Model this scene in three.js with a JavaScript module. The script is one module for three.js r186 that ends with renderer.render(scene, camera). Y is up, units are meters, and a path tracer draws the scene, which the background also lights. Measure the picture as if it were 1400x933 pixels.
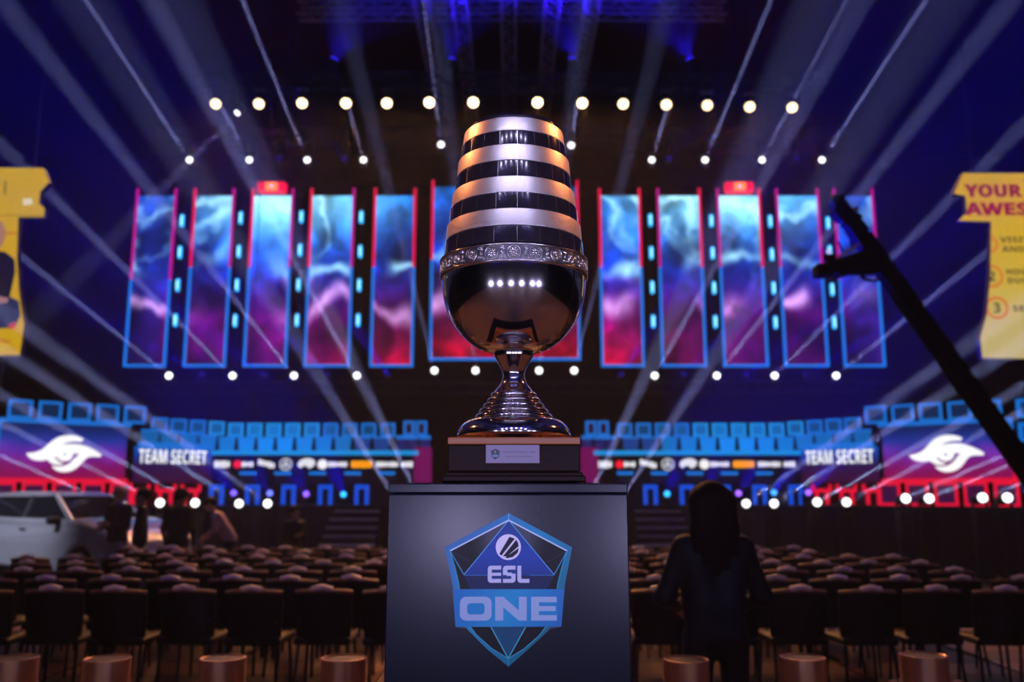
import * as THREE from 'three';
import { mergeGeometries, mergeVertices } from 'three/addons/utils/BufferGeometryUtils.js';
import { RoundedBoxGeometry } from 'three/addons/geometries/RoundedBoxGeometry.js';
import { MarchingCubes } from 'three/addons/objects/MarchingCubes.js';
import { RectAreaLightUniformsLib } from 'three/addons/lights/RectAreaLightUniformsLib.js';

// ---------------------------------------------------------------- camera, haze, exposure, large lights
const scene = new THREE.Scene();
scene.background = new THREE.Color(0, 0, 0);
const F = 1200, K = F / 1050, EYE = 1.65, PITCH = Math.atan(208 / F);
const camera = new THREE.PerspectiveCamera((2 * Math.atan(466.5 / F) * 180) / Math.PI, 1400 / 933, 0.1, 120);
camera.position.set(0, EYE, 0);
camera.rotation.x = PITCH;
camera.focus = 2.03;
camera.userData.fStop = 2.5;
const renderer = new THREE.WebGLRenderer();
renderer.toneMapping = THREE.LinearToneMapping;
renderer.toneMappingExposure = 1;
renderer.shadowMap.enabled = true;
RectAreaLightUniformsLib.init();
scene.fog = new THREE.FogExp2(0xffffff, 0.0022);               // stage haze that makes the beams visible
const LIGHT = {
  beam: 430000, lowBeam: 215000, floorBeam: 165000, warm: 80, warmAngle: 0.44, key: 13, low: 17, violet: 1500, wash: 5000, wallFill: 45, screens: 0.01,
};
const KEY_AIM = new THREE.Vector3(0.0, 1.92, -2.0);

// ---------------------------------------------------------------- helpers
const X = new THREE.Vector3(1, 0, 0), Y = new THREE.Vector3(0, 1, 0), Z = new THREE.Vector3(0, 0, 1);
const V = (x, y, z) => new THREE.Vector3(x, y, z);
const ray = (px, py) => V((px - 700) / F, -(py - 466.5) / F, -1).applyAxisAngle(X, PITCH);
const at = (px, py, depth) => { const d = ray(px, py); return d.multiplyScalar((depth * K) / -d.z).add(camera.position); };   // a pixel at a known distance in front of the camera
const seenX = (p) => { const q = p.clone().sub(camera.position).applyAxisAngle(X, -PITCH); return 700 + (q.x / -q.z) * F; };
let seed = 7;
const rnd = () => { seed = (Math.imul(seed, 1664525) + 1013904223) >>> 0; return seed / 4294967296; };
const names = new Map();
const numbered = (n) => { const k = names.get(n) ?? 0; names.set(n, k + 1); return k ? `${n}_${String(k).padStart(3, '0')}` : n; };
const lit = (o) => { o.castShadow = true; o.receiveShadow = true; return o; };
function thing(name, label, category, pos = [0, 0, 0], group) {
  const o = new THREE.Group(); o.name = numbered(name); o.position.set(...(pos.toArray ? pos.toArray() : pos));
  o.userData = { label, category }; if (group) o.userData.group = group;
  scene.add(o); return o;
}
const part = (name, geometry, material, parent) => { const m = lit(new THREE.Mesh(geometry, material)); m.name = name; parent.add(m); return m; };
function struct(name, geometry, material) { const m = lit(new THREE.Mesh(geometry, material)); m.name = name; m.userData.kind = 'structure'; scene.add(m); return m; }
const strip = (g) => { const o = g.index ? g.toNonIndexed() : g.clone(); for (const k of Object.keys(o.attributes)) if (!['position', 'normal', 'uv'].includes(k)) o.deleteAttribute(k); if (!o.attributes.uv) o.setAttribute('uv', new THREE.BufferAttribute(new Float32Array(o.attributes.position.count * 2), 2)); return o; };
const merge = (list) => mergeGeometries(list.map(strip));
const box = (w, h, d, x = 0, y = 0, z = 0) => new THREE.BoxGeometry(w, h, d).translate(x, y, z);
const rbox = (w, h, d, r, x = 0, y = 0, z = 0) => new RoundedBoxGeometry(w, h, d, 2, r).translate(x, y, z);
const cyl = (r0, r1, h, n = 20) => new THREE.CylinderGeometry(r1, r0, h, n);
const bar = (a, b, r, n = 6) => { const d = b.clone().sub(a); return cyl(r, r, d.length(), n).applyQuaternion(new THREE.Quaternion().setFromUnitVectors(Y, d.clone().normalize())).translate((a.x + b.x) / 2, (a.y + b.y) / 2, (a.z + b.z) / 2); };
const mat = (r, g, b, roughness = 0.6, extra = {}) => new THREE.MeshPhysicalMaterial({ color: new THREE.Color(r, g, b), roughness, ...extra });
const glow = (hex, k = 1) => new THREE.MeshStandardMaterial({ color: 0x050505, roughness: 0.5, emissive: new THREE.Color(hex), emissiveIntensity: k });
const canvas = (w, h, draw) => { const c = document.createElement('canvas'); c.width = w; c.height = h; draw(c.getContext('2d'), w, h); const t = new THREE.CanvasTexture(c); t.colorSpace = THREE.SRGBColorSpace; t.magFilter = THREE.LinearFilter; return t; };
const screenMat = (t, k = 1) => new THREE.MeshStandardMaterial({ color: 0x040404, roughness: 0.45, emissive: 0xffffff, emissiveMap: t, emissiveIntensity: k });
const hash = (x, y) => { let h = Math.imul(x, 374761393) ^ Math.imul(y, 668265263); h = Math.imul(h ^ (h >>> 13), 1274126177); return ((h ^ (h >>> 16)) >>> 0) / 4294967296; };
const noise = (x, y) => { const i = Math.floor(x), j = Math.floor(y), f = x - i, g = y - j, s = f * f * (3 - 2 * f), t = g * g * (3 - 2 * g); return (hash(i, j) * (1 - s) + hash(i + 1, j) * s) * (1 - t) + (hash(i, j + 1) * (1 - s) + hash(i + 1, j + 1) * s) * t; };
const fbm = (x, y, n = 5) => { let v = 0, a = 0.5; for (let k = 0; k < n; k++, a /= 2, x = x * 2.03 + 7.1, y = y * 2.03 + 3.7) v += a * noise(x, y); return v; };
const gray = (w, h, f) => { const d = new Uint8Array(w * h * 4); for (let y = 0; y < h; y++) for (let x = 0; x < w; x++) { const v = Math.max(0, Math.min(255, f(x, y) * 255)); d.set([v, v, v, 255], (y * w + x) * 4); } const t = new THREE.DataTexture(d, w, h); t.magFilter = THREE.LinearFilter; t.wrapS = t.wrapT = THREE.RepeatWrapping; t.needsUpdate = true; return t; };
const area = (parent, hex, k, w, h, pos, towards) => { const l = new THREE.RectAreaLight(hex, k, w, h); l.name = 'screen_light'; l.position.copy(pos); parent.add(l); l.lookAt(towards); return l; };

const M = {
  black: mat(0.012, 0.012, 0.014, 0.6), drape: mat(0.012, 0.012, 0.02, 0.95), steel: mat(0.05, 0.05, 0.055, 0.45, { metalness: 0.6 }),
  alu: mat(0.32, 0.32, 0.34, 0.4, { metalness: 0.9 }), deck: mat(0.015, 0.015, 0.018, 0.5), dark: mat(0.02, 0.02, 0.024, 0.5),
};
const BEAM = ray(690, 885).negate().normalize();               // all beams run parallel, out over the audience
const FLOORBEAM = ray(692, 925).negate().normalize();

// ---------------------------------------------------------------- the hall
const DECK = 1.37, CEIL = 18;
{
  const fl = new THREE.Group(); fl.name = 'floor'; fl.userData.kind = 'structure'; scene.add(fl);
  part('slab', box(52, 0.3, 58, 0, -0.19, -13), mat(0.02, 0.017, 0.015, 0.55), fl);
  // wooden floor panels with recessed joints, laid under the audience chairs
  const grain = canvas(512, 256, (c, w, h) => { c.fillStyle = '#a06a45'; c.fillRect(0, 0, w, h); for (let k = 0; k < 500; k++) { const y = rnd() * h; c.strokeStyle = `rgba(${60 + rnd() * 120 | 0},${35 + rnd() * 60 | 0},${20 + rnd() * 40 | 0},.28)`; c.lineWidth = 0.6 + rnd() * 2; c.beginPath(); c.moveTo(0, y); c.bezierCurveTo(w / 3, y + rnd() * 8 - 4, (2 * w) / 3, y + rnd() * 8 - 4, w, y); c.stroke(); } });
  const tones = [mat(0.5, 0.44, 0.4, 0.5, { map: grain }), mat(0.32, 0.28, 0.25, 0.5, { map: grain }), mat(0.75, 0.68, 0.62, 0.45, { map: grain })], slate = mat(0.1, 0.1, 0.12, 0.4);
  const panel = new RoundedBoxGeometry(1.4, 0.04, 0.585, 1, 0.006), batten = new RoundedBoxGeometry(0.075, 0.052, 0.585, 1, 0.006), pine = mat(0.85, 0.62, 0.36, 0.4, { map: grain });
  for (let i = 0; i < 10; i++) for (let j = 0; j < 15; j++) {
    const gray = (i === 2 && j < 4) || (i >= 8 && j < 6 && i < 9);
    const m = part('floor_panel', panel, gray ? slate : tones[[0, 1, 2, 1][j % 4]], fl); m.position.set(-6.5 + 1.5 * i, -0.02, -5.2 - 0.6 * j);
    if (j % 3 !== 1) part('floor_batten', batten, pine, fl).position.set(-7.25 + 1.5 * i, -0.012, -5.2 - 0.6 * j);
  }
  const wall = mat(0.3, 0.28, 0.28, 0.9);
  struct('wall_back', box(52, CEIL, 0.3, 0, CEIL / 2, -41.15), M.drape);
  struct('wall_left', box(0.3, CEIL, 58, -24.15, CEIL / 2, -13), M.drape);
  struct('wall_right', box(0.3, CEIL, 58, 24.15, CEIL / 2, -13), M.drape);
  struct('wall_front', box(52, CEIL, 0.3, 0, CEIL / 2, 15.15), wall);
  struct('ceiling', box(52, 0.3, 58, 0, CEIL + 0.15, -13), mat(0.02, 0.02, 0.024, 0.9));
  // camera riser and its edge
  struct('floor_riser', merge([box(11, 0.06, 9.4, 0, 0.56, 0.3), box(10.9, 0.53, 9.3, 0, 0.265, 0.3)]), mat(0.3, 0.19, 0.13, 0.5));
  // stage deck: forward at both sides, set back in the middle
  const s = new THREE.Shape([[-16, -14.5], [-10.5, -15.6], [-8.6, -17.4], [-3, -18.6], [3, -18.6], [8.6, -17.4], [10.5, -15.6], [16, -14.5], [16, -34], [-16, -34]].map(([x, z]) => new THREE.Vector2(x, -z * K)));
  const g = new THREE.ExtrudeGeometry(s, { depth: DECK, bevelEnabled: false }).rotateX(-Math.PI / 2);
  struct('floor_stage', g, M.deck);
}

// ---------------------------------------------------------------- trusses
function truss(name, label, a, b, size, group, m = M.steel, drops = 3) {
  const t = thing(name, label, 'truss', a, group), d = b.clone().sub(a), L = d.length(), u = d.clone().normalize(), side = V(-u.z, 0, u.x).normalize();
  const off = (i, k) => u.clone().multiplyScalar(k).addScaledVector(side, i & 1 ? size / 2 : -size / 2).addScaledVector(Y, i & 2 ? size : 0);
  for (let i = 0; i < 4; i++) part('chord', bar(off(i, 0), off(i, L), 0.03, 8), m, t);
  const n = Math.round(L / (size * 1.3)), web = [];
  for (let k = 0; k < n; k++) for (const [i, j] of [[0, 1], [2, 3], [0, 2], [1, 3]]) web.push(bar(off(k % 2 ? i : j, (k * L) / n), off(k % 2 ? j : i, ((k + 1) * L) / n), 0.016, 5));
  part('lattice', merge(web), m, t);
  for (let k = 0; k < drops; k++) { const q = off(2, (L * (k + 0.5)) / drops).addScaledVector(side, size / 2); part('hoist_chain', bar(q, V(q.x, CEIL - a.y - 0.03, q.z), 0.014, 6), M.black, t); }
  return t;
}
const rowY = (py, z) => at(700, py, z).y;
const warmY = rowY(140, 20), topY = rowY(219, 23), lowY = rowY(512, 24.5);
truss('lighting_truss', 'black box truss carrying the long row of round warm lamps', V(-9.4, warmY + 0.42, -20.1 * K), V(9.4, warmY + 0.42, -20.1 * K), 0.4);
truss('lighting_truss', 'black box truss above the tall screens carrying the upper row of white beam lights', V(-11.4, topY + 0.62, -23.1 * K), V(11.4, topY + 0.62, -23.1 * K), 0.4);
truss('lighting_truss', 'black box truss under the tall screens carrying the lower row of white beam lights', V(-12.6, lowY - 0.62, -24.5 * K), V(12.6, lowY - 0.62, -24.5 * K), 0.34);
truss('screen_truss', 'black box truss above the tall screens that holds them up', V(-13.8, 13.35, -26.4 * K), V(13.8, 13.35, -26.4 * K), 0.45);
truss('screen_truss', 'black box truss behind the tall screens that holds the rods of pill lights', V(-13.8, 12.6, -26.9 * K - 0.4), V(13.8, 12.6, -26.9 * K - 0.4), 0.4);
for (const [x, z0, z1] of [[-2.6, -17, -27], [-1.5, -18, -27], [-0.1, -19, -28], [1.15, -18, -27], [2.3, -17, -27]])
  truss('roof_truss', 'bare metal roof truss under the ceiling washed in violet light', V(x, 15.4, z0 * K), V(x, 15.4, z1 * K), 0.42, 'violet roof trusses above the stage', M.alu, 2);
for (const z of [-17.6, -21.5]) truss('roof_cross_truss', 'bare metal truss crossing over the violet roof trusses', V(-6.5, 15.9, z * K), V(6.5, 15.9, z * K), 0.42, 'trusses crossing the violet roof trusses', M.alu, 3);
truss('front_truss', 'black box truss above the hall floor facing the trophy, carrying white profile lamps', V(-4.5, 8.9, 6.2), V(4.5, 8.9, 6.2), 0.35);

// ---------------------------------------------------------------- lamps
const spotGeo = { lens: new Map() };
function movingHead({ p, dir, R, hang, color, glowK = 3, lens = color, I, angle, penumbra = 0.35, soft = 1, label, group, name = 'moving_head_light', foot }) {
  const t = thing(name, label, 'spotlight', p, group), q = new THREE.Quaternion().setFromUnitVectors(Z, dir), s = hang ? 1 : -1;
  const head = part('head', merge([cyl(R * 1.25, R * 1.3, R * 2.4, 18).rotateX(Math.PI / 2).translate(0, 0, -R * 1.25), new THREE.SphereGeometry(R * 1.25, 16, 8, 0, Math.PI * 2, 0, Math.PI / 2).rotateX(-Math.PI / 2).translate(0, 0, -R * 2.4)]), M.black, t);
  head.quaternion.copy(q);
  const ln = part('lens', cyl(R, R, 0.04, 20).rotateX(Math.PI / 2).translate(0, 0, 0.01), glow(lens, glowK), head);
  ln.castShadow = false;
  const az = Math.atan2(dir.x, dir.z), mid = { y: -dir.y * R * 1.5, z: -Math.hypot(dir.x, dir.z) * R * 1.5 }, ya = s * R * 2.6;
  part('yoke', merge([-1, 1].map((k) => box(R * 0.35, R * 2.8, R * 0.9, k * R * 1.62, mid.y + s * R * 1.2, mid.z)).concat(box(R * 3.6, R * 0.35, R * 0.9, 0, mid.y + ya, mid.z))), M.black, t).rotation.y = az;
  const top = mid.y + ya, end = foot !== undefined ? foot - p.y : top + s * (hang ? hang - Math.abs(top) : R * 1.2), h = Math.abs(end - top);
  part('base', rbox(R * 3.2, h, R * 2.6, Math.min(0.02, h / 3), 0, (top + end) / 2, mid.z), M.black, t).rotation.y = az;
  if (I) {
    const l = new THREE.SpotLight(color, I, 0, angle, penumbra); l.name = 'spot'; l.castShadow = true; l.shadow.radius = soft;
    l.position.copy(dir.clone().multiplyScalar(0.012)); t.add(l); l.target.position.copy(dir).multiplyScalar(6); t.add(l.target);
  }
  return t;
}
const deg = Math.PI / 180;
// upper row above the screens
for (const [x, y] of [[259, 221], [341, 219], [420, 219], [497, 218], [891, 219], [964, 222], [1042, 224], [1124, 226]])
  movingHead({ p: at(x, y, 23).setY(topY), dir: BEAM, R: 0.09, hang: 0.62, color: 0xaab0ff, lens: 0xffffff, I: LIGHT.beam, angle: 0.5 * deg, soft: 0.05, label: 'white moving head beam light on the upper truss above the tall screens', group: 'beam lights on the upper truss' });
for (const [x, y, l] of [[603, 198, 'left'], [781, 199, 'right']]) {
  const p = at(x, y, 22); const t = movingHead({ p, dir: BEAM, R: 0.09, hang: 0.5, color: 0xaab0ff, lens: 0xffffff, I: LIGHT.beam, angle: 0.5 * deg, soft: 0.05, label: `white moving head beam light hung alone beside the ${l} of the trophy cup top`, name: 'moving_head_light' });
  part('drop_pole', bar(V(0, 0.5, 0), V(0, CEIL - p.y, 0), 0.02, 8), M.black, t);
}
{ // the one that points down on the left
  const p = at(326, 156, 20).setZ(-20.1 * K + 0.2);
  movingHead({ p, dir: V(-0.62, -1, 0.35).normalize(), R: 0.075, hang: warmY + 0.42 - p.y, color: 0xb0b0ff, lens: 0xffffff, I: 9000, angle: 3 * deg, label: 'small white moving head pointing down under the row of warm lamps' });
}
// lower row under the screens
for (const x of [231, 318, 402, 488, 594, 650, 737, 785, 895, 980, 1059, 1143])
  movingHead({ p: at(x, x > 560 && x < 800 ? 507 : 514, 24.5), dir: BEAM, R: 0.1, foot: lowY - 0.28, color: 0xaab0ff, lens: 0xffffff, I: x > 560 && x < 800 ? LIGHT.lowBeam * 0.4 : LIGHT.lowBeam, angle: 0.64 * deg, soft: 0.05, label: 'white moving head beam light on the lower truss under the tall screens', group: 'beam lights on the lower truss' });
// violet wash heads between them
for (const x of [275, 361, 447, 530, 849, 935, 1020, 1101])
  movingHead({ p: at(x, 512, 24.5), dir: ray(690, 745).negate().normalize(), R: 0.07, foot: lowY - 0.28, color: 0x2a12ff, lens: 0x2a18c0, glowK: 0.35, I: LIGHT.wash * 4, angle: 2.2 * deg, penumbra: 0.8, label: 'small violet wash light between the beam lights on the lower truss', group: 'violet wash lights on the lower truss', name: 'wash_light' });
for (const [x, dx] of [[470, -0.35], [380, -0.5], [915, 0.35], [1090, 0.6]])
  movingHead({ p: at(x, 232, 23).setY(topY + 0.05), dir: V(dx * 0.8, 0.1, 1).normalize(), R: 0.07, hang: 0.57, color: 0x3a16ff, lens: 0x2a18c0, glowK: 0.35, I: LIGHT.wash * 0.05, angle: 9 * deg, penumbra: 1, label: 'small violet wash light between the beam lights on the upper truss', group: 'violet wash lights on the upper truss', name: 'wash_light' });
// lamps on cases in front of the stage
for (const [x, y, z] of [[27, 683, 15.6], [136, 682, 15.9], [219, 688, 16.9], [267, 688, 17.2], [327, 689, 17.8], [366, 689, 17.9], [545, 690, 18.1], [577, 690, 18.1], [801, 690, 18.1], [845, 690, 18.1], [1020, 689, 17.9], [1058, 689, 17.8], [1117, 687, 17.1], [1157, 687, 16.9], [1238, 682, 15.9], [1270, 682, 15.8], [1343, 681, 15.2], [1377, 681, 15.0]])
  movingHead({ p: at(x, y, z), dir: FLOORBEAM, R: 0.085, color: 0xb0b6ff, lens: 0xffffff, I: LIGHT.floorBeam * (x > 500 && x < 900 ? 0.65 : 1), angle: 0.66 * deg, soft: 0.05, foot: 0, label: 'white moving head beam light on a tall black case in front of the stage', group: 'beam lights along the stage front', name: 'moving_head_light' });
// small coloured heads on the deck between the player desks
[[319.7, 674.5, 0x7a5cff], [369, 675, 0x6a78ff], [418.6, 676, 0x8a5cff], [469.6, 676.5, 0x30b8ff], [912, 675.7, 0x30b8ff], [963, 674, 0xb040ff], [1009.6, 675, 0x9a60ff], [1058, 674, 0x40a0ff], [1105, 674, 0x9a60ff]].forEach(([x, y, c]) =>
  movingHead({ p: at(x, y, 19.05), dir: V(0, 0.4, 1).normalize(), R: 0.07, color: 0x1008ff, lens: c, glowK: 2, I: LIGHT.wash * 0.5, angle: 11 * deg, penumbra: 1, foot: DECK, label: c === 0x30b8ff || c === 0x40a0ff ? 'small cyan spotlight standing on the stage between blue arches' : c === 0xb040ff ? 'small magenta spotlight on the stage above the head of the long-haired person' : 'small violet spotlight standing on the stage between blue arches', group: c === 0xb040ff ? undefined : c === 0x30b8ff || c === 0x40a0ff ? 'cyan stage spotlights' : 'violet stage spotlights', name: 'stage_spotlight' }));
// the long row of warm lamps
for (const [x, y, k] of [[295, 142, 0.8], [354, 142, 0.9], [413, 141, 1], [473, 141, 1.2], [529, 141, 1.2], [587, 140, 1.6], [647, 140, 1.6], [735, 140, 1.5], [796, 141, 1.5], [852, 142, 1.1], [911, 143, 0.9], [967, 144, 0.8], [1025, 146, 0.8], [1083, 147, 0.8]]) {
  const p = at(x, y, 20);
  movingHead({ p, dir: V(-p.x * 0.2, -p.y, 11.5).normalize(), R: 0.13, hang: warmY + 0.42 - p.y, color: 0xffa868, lens: 0xffdca8, glowK: 5 * k, I: LIGHT.warm * k, angle: LIGHT.warmAngle, penumbra: 0.6, soft: 4, label: 'round warm white stage lamp in the long row high above the screens', group: 'row of warm lamps', name: 'warm_lamp' });
}
// violet uplights for the roof
for (const x of [-5, -1.7, 1.7, 5]) movingHead({ p: V(x, warmY + 1.35, -20.1 * K), dir: V(-x * 0.09, 1, 0.25).normalize(), R: 0.1, color: 0x2a10ff, lens: 0x3020ff, glowK: 2, I: LIGHT.violet * 0.3, angle: 48 * deg, penumbra: 0.8, foot: warmY + 0.85, label: 'violet uplight standing on the warm lamp truss below the roof', group: 'violet uplights', name: 'uplight' });
// red lamps on two of the screens are built with the screens; white profile lamps on the truss behind the camera
for (const x of [-4, -2.4, -0.8, 0.8, 2.4, 4]) {
  const p = V(x, 8.0, 6.2), d = V(0, 2.38, -2.15).sub(p).normalize();
  movingHead({ p, dir: d, R: 0.15, hang: 0.9, color: 0xd8d0ff, lens: 0xf0ecff, glowK: 30, I: LIGHT.key, angle: 1.7 * deg, penumbra: 0.75, soft: 4, label: 'white profile lamp on the truss facing the trophy', group: 'profile lamps facing the trophy', name: 'profile_lamp' });
}
// a row of low white lamps at the back of the riser, mirrored as sparks in the bowl
for (const x of [-4, -2.2, -0.4, 1.2, 3.1, 4.6]) {
  const p = V(x, 1.35, 3.4), d = KEY_AIM.clone().sub(p).normalize();
  movingHead({ p, dir: d, R: 0.07, color: 0xcbc4ff, lens: 0xece8ff, glowK: 40, I: LIGHT.low * (Math.hypot(x, 5.5) / 5.5) ** 2, angle: Math.atan(1.05 / Math.hypot(x, 5.5)), penumbra: 0.8, soft: 3, foot: 0.59, label: 'low white spot lamp on a stand at the back of the camera riser', group: 'low lamps behind the camera', name: 'low_spot_lamp' });
}
for (const s of [-1, 1]) {   // warm floods beside the riser, mirrored in the flanks of the cup
  const p = V(s * 5.9, 6.5, -4.1), aim = V(0, 2.15, -2.2);
  movingHead({ p, dir: aim.sub(p).normalize(), R: 0.15, color: 0xff9450, lens: 0xffa868, glowK: 30, I: 60, angle: 6 * deg, penumbra: 0.8, soft: 8, foot: 0, label: s < 0 ? 'warm flood lamp on a tall column beside the riser, car side' : 'warm flood lamp on a tall column beside the riser, crane side', name: 'flood_lamp' });
}
// unseen lamps added to wash the far hall wall for the brushed bands to mirror
for (const x of [-14, -9.3, -4.7, 0, 4.7, 9.3, 14]) {
  const p = V(x, 16.2, 7.6); movingHead({ p, dir: V(0, -2.2, 7.5).normalize(), R: 0.15, hang: CEIL - 16.2 - 0.02, color: 0xe8e0ff, lens: 0xf4f0ff, glowK: 6, I: LIGHT.wallFill, angle: 26 * deg, penumbra: 0.9, soft: 6, label: 'white lamp added under the ceiling to light the far hall wall', group: 'added lamps by the far hall wall', name: 'added_wall_lamp' });
}
{ // lamp for the show car
  const p = V(-10.6, 5.2, -11.5);
  movingHead({ p, dir: V(-8.6, 0.8, -16).sub(p).normalize(), R: 0.16, color: 0xdfe2ff, lens: 0xf0f2ff, glowK: 20, I: 130, angle: 19 * deg, penumbra: 0.7, soft: 4, foot: 0, label: 'white flood lamp on a tall column shining on the silver car', name: 'flood_lamp' });
}

// ---------------------------------------------------------------- the tall screens
const PZ = 26, art = (() => {
  const W = 1024, H = 320, d = new Uint8Array(W * H * 4), mix = (a, b, k) => a.map((v, i) => v + (b[i] - v) * k), cl = (k) => Math.max(0, Math.min(1, k));
  for (let j = 0; j < H; j++) for (let i = 0; i < W; i++) {
    const x = (i / W) * 10.6 - 5.3, v = 1 - j / H, c = cl(1 - Math.abs(x) / 3.4), wx = x + 0.6 * fbm(x * 1.3 + 9, v * 3), wy = v + 0.22 * fbm(x * 1.7 + 3, v * 4 + 8);
    const side = cl(Math.abs(x) / 5.3), bump = Math.exp(-(((Math.abs(x) - 2.9) / 1.3) ** 2));
    let k = mix([6, 90, 215], [40, 175, 255], bump);
    k = mix(k, [8, 60, 170], cl((side - 0.75) * 3)); k = mix(k, [5, 45, 90], cl(c * 1.5 - 0.75));
    const mid = [18, 50, 190], low = mix([75, 20, 140], [150, 10, 120], cl(1 - side * 0.7)), bottom = mix([110, 12, 120], [235, 6, 52], cl(c * 1.5 - 0.1));
    k = v < 0.45 ? mix(k, mid, cl(v / 0.45)) : v < 0.72 ? mix(mid, low, cl((v - 0.45) / 0.27)) : mix(low, bottom, cl((v - 0.72) / 0.25));
    if (side > 0.86) k = mix(k, [25, 40, 150], 0.55);
    const cloud = fbm(wx * 1.9, wy * 4.2, 5), fine = fbm(wx * 5 + 20, wy * 12, 4); k = k.map((q) => q * (0.12 + 1.9 * Math.max(0, cloud - 0.12) * (0.5 + fine)) * (1 - 0.35 * cl((v - 0.45) * 5) * (1 - 0.6 * c)));
    const soft = (q) => q * q * (3 - 2 * q), ridge = (f, s, w, o) => soft(Math.max(0, 1 - Math.abs(fbm(wx * f + o, wy * s + o, 5) - 0.47) / w));
    const line = (c0, a, b, w, o) => soft(Math.max(0, 1 - Math.abs(v - c0 - a * (fbm(x * b + o, o, 4) - 0.47)) / (w * (0.3 + 1.4 * noise(x * 1.7, o)))));
    const w1 = ridge(0.7, 1.6, 0.05, 4) * cl(1.0 - v * 1.6) * 0.7 * (0.3 + fine), w2 = line(0.44, 0.34, 1.1, 0.085, 2) * 0.75 * cl(noise(x * 2.3, 1) * 2.2 - 0.5) * (0.4 + fine), w3 = line(0.64, 0.3, 1.4, 0.08, 9) * 0.7 * cl(noise(x * 2.1, 5) * 2.2 - 0.5) * (0.4 + fine) * cl(1.6 - c), top = Math.exp(-((v / 0.22) ** 2)) * bump * (0.25 + cloud);
    const white = v < 0.5 ? [170, 235, 255] : [240, 180, 255];
    k = mix(k, white, cl(w1 + w2 + w3 + top));
    d.set([...k.map((q) => Math.max(0, Math.min(255, q))), 255], (j * W + i) * 4);
  }
  const t = new THREE.DataTexture(d, W, H); t.colorSpace = THREE.SRGBColorSpace; t.magFilter = THREE.LinearFilter; t.needsUpdate = true; return t;
})();
const artMat = screenMat(art, 1.6), ledRed = glow(0xf0144a, 1), ledPink = glow(0xc0148a, 1), ledBlue = glow(0x1478e6, 1);
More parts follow.
